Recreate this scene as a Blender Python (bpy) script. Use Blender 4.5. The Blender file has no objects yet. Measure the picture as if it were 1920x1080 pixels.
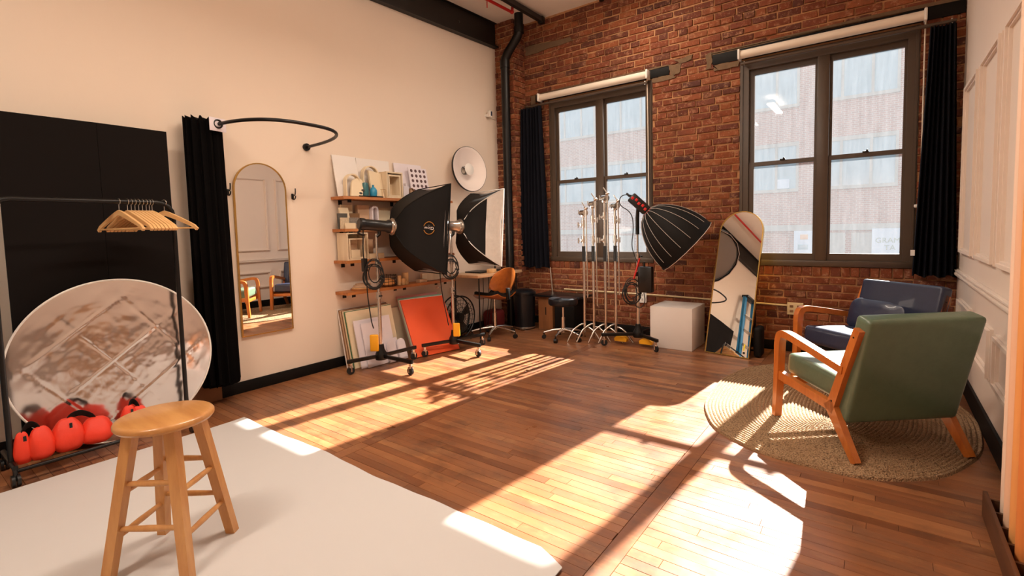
import bpy, bmesh, math, random
from mathutils import Vector, Matrix, noise as mnoise

# ------------------------------------------------------------------ camera
FPX, CX, CY = 921.2876, 960.0, 491.933
YAW, PITCH, ROLL = math.radians(-36.8914), math.radians(-3.8373), math.radians(-1.4086)
CAM = Vector((4.3252, -5.7456, 1.33))
_f = Vector((math.sin(YAW)*math.cos(PITCH), math.cos(YAW)*math.cos(PITCH), math.sin(PITCH)))
_r = Vector((math.cos(YAW), -math.sin(YAW), 0)); _u = _r.cross(_f)
CR = _r*math.cos(ROLL)+_u*math.sin(ROLL); CU = -_r*math.sin(ROLL)+_u*math.cos(ROLL); CF = _f
scn = bpy.context.scene
COL = scn.collection
camd = bpy.data.cameras.new('camera'); camo = bpy.data.objects.new('camera', camd); COL.objects.link(camo)
camd.sensor_width = 36; camd.lens = FPX/1920*36; camd.shift_y = (CY-540)/1920; camd.clip_start = .05; camd.clip_end = 200
mt = Matrix((CR, CU, -CF)).transposed().to_4x4(); mt.translation = CAM; camo.matrix_world = mt
scn.camera = camo

# ------------------------------------------------------------------ world, sun, exposure
wld = bpy.data.worlds.new('sky'); scn.world = wld; wld.use_nodes = True
_bg = wld.node_tree.nodes['Background']; _bg.inputs[0].default_value = (.80, .90, 1.0, 1); _bg.inputs[1].default_value = .28
SUNDIR = Vector((-.091, -.8255, -.557)).normalized()
sd = bpy.data.lights.new('sun', 'SUN'); so = bpy.data.objects.new('sun', sd); COL.objects.link(so)
sd.energy = 15.5; sd.angle = math.radians(.7); sd.color = (1, .94, .85)
so.rotation_euler = SUNDIR.to_track_quat('-Z', 'Y').to_euler(); so.location = (2, 12, 12)
scn.view_settings.view_transform = 'Standard'; scn.view_settings.look = 'None'
scn.view_settings.exposure = 1.48; scn.view_settings.gamma = 1; scn.view_settings.use_curve_mapping = False
FILL_W = 18      # watts of each added fill lamp

# ------------------------------------------------------------------ pixel helpers (1920x1080)
def ray(px, py): return CF+CR*((px-CX)/FPX)-CU*((py-CY)/FPX)
def P(px, py, **k):
    (a, v), = k.items(); i = 'xyz'.index(a); d = ray(px, py); return CAM+d*((v-CAM[i])/d[i])
def proj(p):
    d = Vector(p)-CAM; c = d.dot(CF); return (CX+FPX*d.dot(CR)/c, CY-FPX*d.dot(CU)/c, c)
R = random.Random(7)
ROOMW, CEIL = 4.87, 4.165

# ------------------------------------------------------------------ materials
def lin(c):
    if isinstance(c, str):
        c = [int(c[i:i+2], 16)/255 for i in (1, 3, 5)]
        c = [x/12.92 if x <= .04045 else ((x+.055)/1.055)**2.4 for x in c]
    return (c[0], c[1], c[2], 1)
def newmat(name):
    m = bpy.data.materials.new(name); m.use_nodes = True; nt = m.node_tree; return m, nt, nt.nodes['Principled BSDF']
def N(nt, t, **k):
    n = nt.nodes.new(t)
    for a, v in k.items(): setattr(n, a, v)
    return n
def mixrgb(nt, a, b, fac, mode='MIX'):
    n = N(nt, 'ShaderNodeMix', data_type='RGBA', blend_type=mode)
    for s, v in ((0, fac), (6, a), (7, b)):
        if isinstance(v, (tuple, list, float, int)): n.inputs[s].default_value = v
        else: nt.links.new(v, n.inputs[s])
    return n.outputs[2]
def coords(nt, scale=(1, 1, 1), kind='Object'):
    tc = N(nt, 'ShaderNodeTexCoord'); mp = N(nt, 'ShaderNodeMapping'); mp.inputs[3].default_value = scale
    nt.links.new(tc.outputs[kind], mp.inputs[0]); return mp.outputs[0]
def noise(nt, vec, scale, detail=4, rough=.6):
    n = N(nt, 'ShaderNodeTexNoise'); n.inputs['Scale'].default_value = scale; n.inputs['Detail'].default_value = detail; n.inputs['Roughness'].default_value = rough
    nt.links.new(vec, n.inputs['Vector']); return n.outputs['Fac']
def ramp(nt, fac, stops):
    n = N(nt, 'ShaderNodeValToRGB'); e = n.color_ramp.elements
    while len(e) < len(stops): e.new(.5)
    for i, (p, c) in enumerate(stops):
        e[i].position = p; e[i].color = lin(c) if not isinstance(c, float) else (c, c, c, 1)
    nt.links.new(fac, n.inputs[0]); return n.outputs[0]
def bump(nt, h, strength, dist, bsdf):
    b = N(nt, 'ShaderNodeBump'); b.inputs['Strength'].default_value = strength; b.inputs['Distance'].default_value = dist
    nt.links.new(h, b.inputs['Height']); nt.links.new(b.outputs[0], bsdf.inputs['Normal'])
MATS = {}
def M(name, col='#808080', rough=.5, metal=0, var=.10, scale=9, bmp=0, bscale=60, coat=0, spec=.5):
    if name in MATS: return MATS[name]
    m, nt, b = newmat(name); c = lin(col); v = coords(nt)
    lo = tuple(x*(1-var) for x in c[:3])+(1,); hi = tuple(min(1, x*(1+var)) for x in c[:3])+(1,)
    o = mixrgb(nt, lo, hi, noise(nt, v, scale)); nt.links.new(o, b.inputs['Base Color'])
    b.inputs['Roughness'].default_value = rough; b.inputs['Metallic'].default_value = metal
    b.inputs['Coat Weight'].default_value = coat; b.inputs['Specular IOR Level'].default_value = spec
    if bmp: bump(nt, noise(nt, v, bscale), bmp, .004, b)
    MATS[name] = m; return m
def wood(name, c1, c2, axis='x', scale=14, rough=.4, coat=0):
    if name in MATS: return MATS[name]
    m, nt, b = newmat(name); s = {'x': (.12, 1, 1), 'y': (1, .12, 1), 'z': (1, 1, .12)}[axis]
    v = coords(nt, s); g = noise(nt, v, scale, 6, .65); o = ramp(nt, g, [(.3, c1), (.7, c2)])
    nt.links.new(o, b.inputs['Base Color']); b.inputs['Roughness'].default_value = rough; b.inputs['Coat Weight'].default_value = coat
    bump(nt, g, .15, .002, b); MATS[name] = m; return m
def tinted(name, stops, stain, stainfac, vec, grain, rough, bstr, bdist, smear=None, worn=False):
    m, nt, b = newmat(name); at = N(nt, 'ShaderNodeAttribute', attribute_name='tint'); v = coords(nt, vec)
    c = ramp(nt, at.outputs['Fac'], stops)
    g = noise(nt, v, grain, 6, .65); w = coords(nt)
    c = mixrgb(nt, c, ramp(nt, g, [(.25, .45), (.75, 1.0)]), .55, 'MULTIPLY')
    c = mixrgb(nt, c, lin(stain), ramp(nt, noise(nt, w, 2.3, 6, .7), [(.52, 0.0), (.75, stainfac)]))
    if worn:
        c = mixrgb(nt, c, lin('#5b473b'), ramp(nt, noise(nt, coords(nt, (.45, 1.6, 1)), 3.4, 7, .72), [(.50, 0.0), (.70, .62)]))
        c = mixrgb(nt, c, lin('#b98a5c'), ramp(nt, noise(nt, coords(nt, (.6, 1.3, 1)), 5.1, 6, .7), [(.55, 0.0), (.75, .45)]))
        c = mixrgb(nt, c, lin('#c9b39c'), ramp(nt, noise(nt, coords(nt, (1, 3, 1)), 42, 4, .7), [(.68, 0.0), (.74, .5)]))
        rv = ramp(nt, noise(nt, w, 3, 5), [(.3, .27), (.7, .46)]); nt.links.new(rv, b.inputs['Roughness'])
    if smear: c = mixrgb(nt, c, lin(smear), ramp(nt, noise(nt, w, 14, 7, .75), [(.52, 0.0), (.68, .75)])); c = mixrgb(nt, c, lin('#d8bfa6'), ramp(nt, noise(nt, coords(nt, (1, 1, 2.2)), 38, 5, .7), [(.62, 0.0), (.70, .75)]))
    nt.links.new(c, b.inputs['Base Color']); b.inputs['Roughness'].default_value = rough
    bump(nt, g, bstr, bdist, b); MATS[name] = m; return m
tinted('brick', [(0, '#54281a'), (.3, '#6e341d'), (.6, '#85411f'), (.85, '#99562f'), (1, '#6a3a26')], '#42291f', .65, (1, 1, 1), 30, .85, .6, .006, '#b98a68')
tinted('plank', [(0, '#74452a'), (.3, '#8a5636'), (.6, '#99623e'), (.85, '#a56e46'), (1, '#7d4d32')], '#33241d', .8, (.10, 1, 1), 26, .34, .10, .001, None, True)
M('mortar', '#b8875e', .95, var=.35, scale=20, bmp=.8, bscale=90)
M('white_wall', '#e9d8c6', .85, var=.02, scale=2); M('panel_wall', '#e2d3c6', .7, var=.02); M('ceiling_paint', '#ece0d2', .9, var=.03)
M('black_paint', '#100d0b', .65, var=.3, spec=.2); M('beam_black', '#17130f', .5, var=.3, scale=5); M('floor_base', '#5a3620', .7, var=.3)
M('frame_paint', '#4a3b2e', .4, var=.08); M('paper_white', '#cbc8c6', .6, var=.01); M('roller_white', '#e8dccb', .6, var=.03)
M('navy_velvet', '#0a0b14', .9, var=.3, scale=30, spec=.2); M('black_velvet', '#070505', .95, var=.4, scale=30, spec=.1); M('black_foam', '#130e0c', .85, var=.08, spec=.15)
M('black_metal', '#131110', .38, .3, var=.2); M('black_plastic', '#131212', .35, var=.2); M('black_rubber', '#1a1918', .7, var=.2)
M('black_fabric', '#0e0b09', .7, var=.25, scale=12, bmp=.3, bscale=14, spec=.25); M('chrome', '#dcd6ce', .22, 1, var=.05); M('steel', '#cfc8c0', .3, 1, var=.08)
M('gold', '#c9a45c', .25, 1, var=.05); M('mirror', '#f4f4f4', .0, 1, var=0); M('silver_foil', '#e6dfdc', .16, 1, var=.05)
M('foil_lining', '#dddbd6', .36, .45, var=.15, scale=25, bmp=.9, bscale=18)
M('red_nylon', '#e2371c', .55, var=.08, bmp=.4, bscale=40); M('cardboard', '#8a5c3a', .8); M('orange_board', '#ee5a26', .6, var=.03)
M('foam_white', '#e9e2dc', .7, var=.02); M('foam_cream', '#e6d3b2', .7, var=.03); M('lilac_white', '#e4dbe0', .7, var=.02); M('green_board', '#3d6a45', .6); M('mint_board', '#8fc4ab', .6); M('pink_board', '#c98a88', .6); M('brown_board', '#84603f', .7); M('yellow', '#f0ac1c', .45, var=.06)
M('green_leather', '#5b6f5a', .36, var=.18, scale=22, bmp=.35, bscale=35, coat=.15); M('blue_leather', '#262f48', .36, var=.2, scale=20, bmp=.3, bscale=35, coat=.15)
M('red_paint', '#b9201c', .35); M('red_led', '#d0201c', .4); M('beige_plastic', '#d9c49a', .5); M('white_plastic', '#e9e4dc', .4, var=.02)
M('teal_glaze', '#3c6f74', .3); M('blue_glaze', '#2f8fb5', .3); M('dark_stone', '#4a4440', .8, var=.3, scale=30); M('grey_tile', '#56534e', .7, var=.3, scale=60)
M('marble_dark', '#8a8076', .4, var=.9, scale=40); M('terrazzo', '#cbb79a', .6, var=.4, scale=60); M('tan_block', '#caa98a', .7); M('diffuser', '#b9b2aa', .8, var=.05)
M('ladder_blue', '#2f86b8', .5); M('warning_yellow', '#e8d21c', .5); M('peach_paper', '#f3c6a4', .7, var=.02); M('orange_paper', '#f0a760', .7, var=.02); M('pale_paper', '#f6d9c2', .7, var=.02); M('tangerine_paper', '#e58a45', .7, var=.02)
M('hole_shade', '#5d4446', .8, var=.3, scale=40); M('dark_red', '#6e1616', .7); M('bin_black', '#15161a', .3, .2); M('fan_grey', '#3a3734', .5); M('street', '#8a8680', .9); M('concrete', '#c2bcb4', .9, var=.15); M('sky_glass', '#b4c4cb', .15, var=.2, scale=1.2); M('sign_blue', '#dfe6f0', .7, var=.03); M('sign_ink', '#b4bcae', .7); M('white_print', '#e9dcd4', .6, var=.02); M('gold_print', '#a8702c', .5)
wood('oak_stool', '#b97d45', '#d6a063', 'z', 16, .35, .2); wood('oak_seat', '#b47a42', '#cf985a', 'x', 14, .3, .3); wood('pale_wood', '#d8a468', '#ecc48c', 'x', 20)
wood('chair_wood', '#a9581f', '#c8752f', 'z', 18, .32, .3); wood('shelf_wood', '#8a4a22', '#c17a3e', 'y', 12, .5); wood('desk_wood', '#b98b62', '#d9b48c', 'y', 12, .35, .2)
wood('plywood', '#84441a', '#ab6024', 'x', 12, .28, .4); wood('crate_wood', '#6d4020', '#8f5a30', 'z', 10, .6); wood('rack_wood', '#4a2c1a', '#6e4428', 'y', 10, .5); wood('toy_wood', '#d2a26a', '#e6bf8c', 'z', 20)
wood('birch_box', '#d9c2a0', '#ead6b8', 'z', 16, .6)
def glassmat():
    m = bpy.data.materials.new('dirty_glass'); m.use_nodes = True; nt = m.node_tree; nt.nodes.clear(); out = N(nt, 'ShaderNodeOutputMaterial')
    tr = N(nt, 'ShaderNodeBsdfTransparent'); tl = N(nt, 'ShaderNodeBsdfTranslucent'); gl = N(nt, 'ShaderNodeBsdfGlossy'); gl.inputs['Roughness'].default_value = .02
    tl.inputs[0].default_value = (.80, .86, .95, 1)
    f = ramp(nt, noise(nt, coords(nt, (6, 6, .5)), 5, 6, .7), [(.25, .016), (.8, .031)])
    a = N(nt, 'ShaderNodeMixShader'); nt.links.new(f, a.inputs[0]); nt.links.new(tr.outputs[0], a.inputs[1]); nt.links.new(tl.outputs[0], a.inputs[2])
    b = N(nt, 'ShaderNodeMixShader'); b.inputs[0].default_value = .02; nt.links.new(a.outputs[0], b.inputs[1]); nt.links.new(gl.outputs[0], b.inputs[2])
    nt.links.new(b.outputs[0], out.inputs[0]); MATS['dirty_glass'] = m
glassmat()
def lampmat():
    m, nt, b = newmat('fill_lamp_glow'); b.inputs['Emission Color'].default_value = (1, .74, .5, 1); b.inputs['Emission Strength'].default_value = 6; MATS['fill_lamp_glow'] = m
lampmat()
def facademat():
    m, nt, b = newmat('facade_brick'); t = N(nt, 'ShaderNodeTexBrick'); v = coords(nt, (1, 1, 1)); sp = N(nt, 'ShaderNodeSeparateXYZ'); cb = N(nt, 'ShaderNodeCombineXYZ')
    nt.links.new(v, sp.inputs[0]); nt.links.new(sp.outputs[0], cb.inputs[0]); nt.links.new(sp.outputs[2], cb.inputs[1]); nt.links.new(cb.outputs[0], t.inputs['Vector'])
    t.inputs['Color1'].default_value = lin('#c59b8e'); t.inputs['Color2'].default_value = lin('#b58a7d'); t.inputs['Mortar'].default_value = lin('#d0bfb5'); t.inputs['Scale'].default_value = 1
    t.inputs['Brick Width'].default_value = .24; t.inputs['Row Height'].default_value = .085; t.inputs['Mortar Size'].default_value = .012
    nt.links.new(t.outputs[0], b.inputs['Base Color']); b.inputs['Roughness'].default_value = .9; MATS['facade_brick'] = m
facademat()

# ------------------------------------------------------------------ mesh builder
class MB:
    def __init__(s): s.v = []; s.f = []; s.t = []
    def add(s, vs, fs, tint=.5, mat=None):
        n = len(s.v); s.v += [Vector(p) if mat is None else mat @ Vector(p) for p in vs]; s.f += [tuple(i+n for i in f) for f in fs]; s.t += [tint]*len(vs); return s
    def box(s, c, d, bev=0, mat=None, tint=.5, seg=2):
        c = Vector(c)
        if bev:
            bm = bmesh.new(); bmesh.ops.create_cube(bm, size=1)
            for q in bm.verts: q.co = Vector((q.co.x*d[0], q.co.y*d[1], q.co.z*d[2]))
            bmesh.ops.bevel(bm, geom=list(bm.edges), offset=bev, segments=seg, profile=.5, affect='EDGES')
            bm.verts.index_update(); vs = [q.co+c for q in bm.verts]; fs = [tuple(q.index for q in f.verts) for f in bm.faces]; bm.free()
            return s.add(vs, fs, tint, mat)
        x, y, z = (k/2 for k in d)
        vs = [c+Vector(p) for p in ((-x, -y, -z), (x, -y, -z), (x, y, -z), (-x, y, -z), (-x, -y, z), (x, -y, z), (x, y, z), (-x, y, z))]
        return s.add(vs, [(0, 3, 2, 1), (4, 5, 6, 7), (0, 1, 5, 4), (1, 2, 6, 5), (2, 3, 7, 6), (3, 0, 4, 7)], tint, mat)
    def bb(s, a, b, bev=0, mat=None, tint=.5):
        a = Vector(a); b = Vector(b); return s.box((a+b)/2, [abs(b[i]-a[i]) for i in range(3)], bev, mat, tint)
    def tube(s, path, r, n=8, closed=False, cap=True, mat=None):
        p = [Vector(q) for q in path]; L = len(p); rs = r if isinstance(r, (list, tuple)) else [r]*L
        tg = []
        for i in range(L):
            a = p[(i-1) % L] if (closed or i > 0) else p[i]; b = p[(i+1) % L] if (closed or i < L-1) else p[i]; t = (b-a); tg.append(t.normalized() if t.length > 1e-9 else Vector((0, 0, 1)))
        nrm = tg[0].orthogonal().normalized(); vs = []
        for i in range(L):
            nrm = (nrm-tg[i]*nrm.dot(tg[i])); nrm = nrm.normalized() if nrm.length > 1e-6 else tg[i].orthogonal().normalized(); bn = tg[i].cross(nrm)
            vs += [p[i]+(nrm*math.cos(2*math.pi*k/n)+bn*math.sin(2*math.pi*k/n))*rs[i] for k in range(n)]
        fs = []
        for i in range(L if closed else L-1):
            j = (i+1) % L
            fs += [(i*n+k, i*n+(k+1) % n, j*n+(k+1) % n, j*n+k) for k in range(n)]
        if cap and not closed: fs += [tuple(range(n))[::-1], tuple((L-1)*n+k for k in range(n))]
        return s.add(vs, fs, mat=mat)
    def cyl(s, a, b, r, r2=None, n=16, mat=None): return s.tube([a, b], [r, r if r2 is None else r2], n, mat=mat)
    def lathe(s, prof, n=24, mat=None, a0=0, a1=2*math.pi):
        full = abs(a1-a0-2*math.pi) < 1e-6; m = n if full else n+1; vs = []
        for r, z in prof: vs += [(r*math.cos(a0+(a1-a0)*k/n), r*math.sin(a0+(a1-a0)*k/n), z) for k in range(m)]
        fs = []
        for i in range(len(prof)-1):
            for k in range(n): fs.append((i*m+k, i*m+(k+1) % m, (i+1)*m+(k+1) % m, (i+1)*m+k))
        return s.add(vs, fs, mat=mat)
    def prism(s, poly, z0, z1, mat=None):
        n = len(poly); vs = [(x, y, z0) for x, y in poly]+[(x, y, z1) for x, y in poly]
        return s.add(vs, [tuple(range(n))[::-1], tuple(range(n, 2*n))]+[(i, (i+1) % n, n+(i+1) % n, n+i) for i in range(n)], mat=mat)
    def ribbon(s, path, w, z0, z1, mat=None):
        L = len(path); ws = w if isinstance(w, (list, tuple)) else [w]*L; a = []; b = []
        for i in range(L):
            p = Vector(path[max(i-1, 0)]); q = Vector(path[min(i+1, L-1)]); t = (q-p).normalized(); nn = Vector((-t.y, t.x)); c = Vector(path[i])
            a.append(c+nn*ws[i]/2); b.append(c-nn*ws[i]/2)
        vs = []
        for i in range(L): vs += [(a[i].x, a[i].y, z0), (b[i].x, b[i].y, z0), (b[i].x, b[i].y, z1), (a[i].x, a[i].y, z1)]
        fs = [(0, 1, 2, 3)[::-1], tuple(4*(L-1)+k for k in range(4))]
        for i in range(L-1): fs += [(4*i+k, 4*i+(k+1) % 4, 4*i+4+(k+1) % 4, 4*i+4+k) for k in range(4)]
        return s.add(vs, fs, mat=mat)
    def grid(s, fn, nu, nv, closeu=False, mat=None):
        vs = [fn(i, j) for j in range(nv) for i in range(nu)]; fs = []
        for j in range(nv-1):
            for i in range(nu if closeu else nu-1): fs.append((j*nu+i, j*nu+(i+1) % nu, (j+1)*nu+(i+1) % nu, (j+1)*nu+i))
        return s.add(vs, fs, mat=mat)
    def ball(s, c, r, sc=(1, 1, 1), n=16, m=10, mat=None):
        c = Vector(c); pr = [(max(r*math.sin(math.pi*i/m), 1e-5), -r*math.cos(math.pi*i/m)) for i in range(m+1)]; t = MB().lathe(pr, n)
        return s.add([c+Vector((q.x*sc[0], q.y*sc[1], q.z*sc[2])) for q in t.v], t.f, mat=mat)
WORG = {}
def mesh_from(name, mb, mat, org):
    me = bpy.data.meshes.new(name); me.from_pydata([tuple(q-org) for q in mb.v], [], mb.f)
    bm = bmesh.new(); bm.from_mesh(me); bmesh.ops.recalc_face_normals(bm, faces=bm.faces); bm.to_mesh(me); bm.free()
    at = me.attributes.new('tint', 'FLOAT', 'POINT'); at.data.foreach_set('value', mb.t)
    me.polygons.foreach_set('use_smooth', [True]*len(me.polygons)); me.set_sharp_from_angle(angle=math.radians(38))
    me.materials.append(MATS[mat] if isinstance(mat, str) else mat); return me
def obj(name, mb, mat, parent=None, kind=None, label=None):
    org = WORG.get(parent.name, Vector()) if parent else Vector()
    o = bpy.data.objects.new(name, mesh_from(name, mb, mat, org)); COL.objects.link(o)
    if parent: o.parent = parent
    WORG[o.name] = org
    if kind: o['kind'] = kind
    if label: o['label'] = label
    return o
def tag(o, label, cat, group=None):
    o['label'] = label; o['category'] = cat
    if group: o['group'] = group
    return o
def solo(name, mb, mat, label, cat, group=None):
    lo = [min(q[i] for q in mb.v) for i in range(3)]; hi = [max(q[i] for q in mb.v) for i in range(3)]; org = Vector(((lo[0]+hi[0])/2, (lo[1]+hi[1])/2, lo[2]))
    o = bpy.data.objects.new(name, mesh_from(name, mb, mat, org)); COL.objects.link(o); o.location = org; WORG[o.name] = org
    return tag(o, label, cat, group)
def thing(name, label, cat, loc=(0, 0, 0), group=None):
    o = bpy.data.objects.new(name, None); COL.objects.link(o); o.location = loc; o.empty_display_size = .1; WORG[o.name] = Vector(loc); return tag(o, label, cat, group)
def struct(name, mb, mat, label=None):
    o = obj(name, mb, mat); o['kind'] = 'structure'
    if label: o['label'] = label
    return o
def dup(root, loc, rotz=0, label=None):
    def cp(o, par):
        c = o.copy(); COL.objects.link(c); c.parent = par
        for ch in o.children: cp(ch, c)
        return c
    r = cp(root, None); r.location = loc; r.rotation_euler = (0, 0, rotz)
    if label: r['label'] = label
    return r
def frame(o, x, y, z):          # matrix from axes and origin
    m = Matrix((Vector(x), Vector(y), Vector(z))).transposed().to_4x4(); m.translation = Vector(o); return m
def along(o, z, hint=(0, 0, 1)):
    z = Vector(z).normalized(); h = Vector(hint)
    if abs(z.dot(h)) > .98: h = Vector((1, 0, 0))
    x = h.cross(z).normalized(); return frame(o, x, z.cross(x), z)
def arc(c, r, a0, a1, n, f): return [f(c, r, a0+(a1-a0)*i/n) for i in range(n+1)]
def smooth(pts, it=2):
    p = [Vector(q) for q in pts]
    for _ in range(it):
        n = [p[0]]
        for a, b in zip(p, p[1:]): n += [a*.75+b*.25, a*.25+b*.75]
        p = n+[p[-1]]
    return p

# ================================================================== STRUCTURE
WINS = [(.70, 2.14), (3.10, 4.575)]; WZ0, WZ1 = .89, 3.04; YB = -9.2
fl = struct('floor', MB().bb((-.3, YB, -.12), (ROOMW+.3, .3, -.012)), 'floor_base')
SLOPE = -.03
def zc(y): return CEIL+SLOPE*(-y) if y > -4 else CEIL+SLOPE*4
cm = MB()
for y0, y1 in ((.3, -4), (-4, YB)):
    a, b = zc(min(y0, 0)), zc(y1)
    cm.add([(-.3, y0, a), (ROOMW+.3, y0, a), (ROOMW+.3, y1, b), (-.3, y1, b), (-.3, y0, a+.1), (ROOMW+.3, y0, a+.1), (ROOMW+.3, y1, b+.1), (-.3, y1, b+.1)], [(0, 1, 2, 3), (4, 7, 6, 5), (0, 4, 5, 1), (1, 5, 6, 2), (2, 6, 7, 3), (3, 7, 4, 0)])
struct('ceiling', cm, 'ceiling_paint')
wl = struct('wall_left', MB().bb((-.15, YB, -.05), (0, .1, CEIL+.05)), 'white_wall')
wr = struct('wall_right', MB().bb((ROOMW, YB, -.05), (ROOMW+.15, .1, CEIL+.05)), 'panel_wall')
struct('wall_rear', MB().bb((-.3, YB-.15, -.05), (ROOMW+.3, YB, CEIL+.05)), 'white_wall')
wm = MB(); xs = [-.15, WINS[0][0], WINS[0][1], WINS[1][0], WINS[1][1], ROOMW+.15]
for i in range(5):
    if i in (1, 3): wm.bb((xs[i], .012, -.05), (xs[i+1], .10, WZ0)); wm.bb((xs[i], .012, WZ1), (xs[i+1], .10, CEIL+.05))
    else: wm.bb((xs[i], .012, -.05), (xs[i+1], .10, CEIL+.05))
wb = struct('wall_back', wm, 'mortar', 'red brick wall with two tall windows')
PX, PY = .315, -.26
obj('pilaster_core', MB().bb((0, PY+.012, 0), (PX-.012, .02, CEIL+.02)), 'mortar', wb)

# ---- bricks
def brickmesh(p0, eu, ev, en, w, h, out):           # p0 lower-left corner, eu/ev in-plane axes, en outward
    mb = MB(); j = lambda a: R.uniform(-a, a); c = .004
    o = [Vector(p0)+eu*(x+j(.004))+ev*(y+j(.0045)) for x, y in ((0, 0), (w, 0), (w, h), (0, h))]
    ins = [Vector(p0)+eu*(x+j(.0015))+ev*(y+j(.0015))+en*(out+j(.0015)) for x, y in ((c, c), (w-c, c), (w-c, h-c), (c, h-c))]
    back = [q-en*.014 for q in o]; mid = [q+en*(out-.004) for q in o]
    mb.add(back+mid+ins, [(0, 1, 5, 4), (1, 2, 6, 5), (2, 3, 7, 6), (3, 0, 4, 7), (4, 5, 9, 8), (5, 6, 10, 9), (6, 7, 11, 10), (7, 4, 8, 11), (8, 9, 10, 11)], min(1, max(0, R.gauss(.5, .24))))
    return mb
bricks = []
def lay(p0, eu, ev, en, L, H, holes, seed):
    pitch = .0745; k = 0; z = .0445 if holes else .002
    while z+.06 < H:
        head = (k % 6 == 4); bl = .1 if head else .205; x = -((k % 2)*.107+R.uniform(0, .015)) if not head else -R.uniform(0, .06)
        while x < L:
            w = bl+R.uniform(-.012, .012); a, b = max(x, .002), min(x+w, L-.002); segs = [(a, b)]
            for hx0, hx1, hz0, hz1 in holes:
                if z+.064 > hz0 and z < hz1:
                    ns = []
                    for a1, b1 in segs:
                        if b1 <= hx0 or a1 >= hx1: ns.append((a1, b1))
                        else:
                            if a1 < hx0-.02: ns.append((a1, hx0-.003))
                            if b1 > hx1+.02: ns.append((hx1+.003, b1))
                    segs = ns
            for a1, b1 in segs:
                if b1-a1 > .02:
                    q = Vector(p0)+eu*a1+ev*(z+R.uniform(-.002, .002)); cc = q+eu*(b1-a1)/2+ev*.03; pr = proj(cc)
                    area = (b1-a1)*.064/pr[2]**2*abs(en.dot((cc-CAM).normalized())) if (-20 < pr[0] < 1940 and -20 < pr[1] < 1100 and pr[2] > 0) else 0
                    bricks.append((area, brickmesh(q, eu, ev, en, b1-a1, .0590+R.uniform(-.002, .002), R.uniform(-.003, .009))))
            x += w+.0135
        z += pitch; k += 1
X, Y, Z = Vector((1, 0, 0)), Vector((0, 1, 0)), Vector((0, 0, 1))
holes = [(a-PX, b-PX, WZ0-.10, WZ1) for a, b in WINS]
lay((PX, .0, 0), X, Z, -Y, ROOMW-PX, CEIL, holes, 1)
lay((0, PY, 0), X, Z, -Y, PX, CEIL, [], 2)
lay((PX, PY, 0), Y, Z, X, -PY, CEIL, [], 3)
for a, b in WINS:                                     # header course under each sill
    x = a-.02
    while x < b:
        w = R.uniform(.062, .085); q = Vector((x, 0, WZ0-.098)); pr = proj(q); bricks.append((w*.09/pr[2]**2, brickmesh(q, X, Z, -Y, w, .09, R.uniform(.002, .008)))); x += w+.009
bricks.sort(key=lambda t: -t[0])
for a, mb in bricks[:300]: obj('brick', mb, 'brick', wb)
rest = MB()
for a, mb in bricks[300:]:
    n = len(rest.v); rest.v += mb.v; rest.f += [tuple(i+n for i in f) for f in mb.f]; rest.t += mb.t
obj('bricks', rest, 'brick', wb, 'stuff')

# ---- floor planks, laid along x in three bays with border boards at the bay joints
planks = []
def plank(x0, x1, y0, y1, t=None):
    j = R.uniform(-.0008, .0004); c = .0009; z = j
    mb = MB(); o = [(x0, y0), (x1, y0), (x1, y1), (x0, y1)]; i = [(x0+c, y0+c), (x1-c, y0+c), (x1-c, y1-c), (x0+c, y1-c)]
    mb.add([(x, y, -.013) for x, y in o]+[(x, y, z-.0016) for x, y in o]+[(x, y, z) for x, y in i], [(0, 1, 5, 4), (1, 2, 6, 5), (2, 3, 7, 6), (3, 0, 4, 7), (4, 5, 9, 8), (5, 6, 10, 9), (6, 7, 11, 10), (7, 4, 8, 11), (8, 9, 10, 11)], min(1, max(0, R.gauss(.5, .22))) if t is None else t)
    pr = [proj((x, y, 0)) for x, y in o]; ar = 0
    if all(p[2] > .2 for p in pr) and any(0 <= p[0] <= 1920 and 0 <= p[1] <= 1080 for p in pr):
        q = [(min(max(p[0], 0), 1920), min(max(p[1], 0), 1080)) for p in pr]; ar = abs(sum(q[i][0]*q[(i+1) % 4][1]-q[(i+1) % 4][0]*q[i][1] for i in range(4)))/2
    planks.append((ar, mb))
BAYS = [(.004, 1.70), (1.785, 3.44), (3.525, ROOMW-.004)]
for bx0, bx1 in BAYS:
    y = -.004; k = 0
    while y > -6.6:
        x = bx0-R.uniform(0, .9)
        while x < bx1:
            L = R.uniform(.55, 1.5); a, b = max(x, bx0), min(x+L, bx1)
            if b-a > .05: plank(a, b-.0007, y-.0570, y-.0004)
            x += L
        y -= .0573; k += 1
for bx in (1.70, 3.44):
    y = -.004
    while y > -6.6: L = R.uniform(1.2, 2.2); plank(bx+.001, bx+.084, y-L, y-.001); y -= L
planks.sort(key=lambda t: -t[0])
for a, mb in planks[:300]: obj('plank', mb, 'plank', fl)
rest = MB()
for a, mb in planks[300:]:
    n = len(rest.v); rest.v += mb.v; rest.f += [tuple(i+n for i in f) for f in mb.f]; rest.t += mb.t
rest.bb((0, YB, -.013), (ROOMW, -6.7, -.001)); obj('planks', rest, 'plank', fl, 'stuff')

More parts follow.
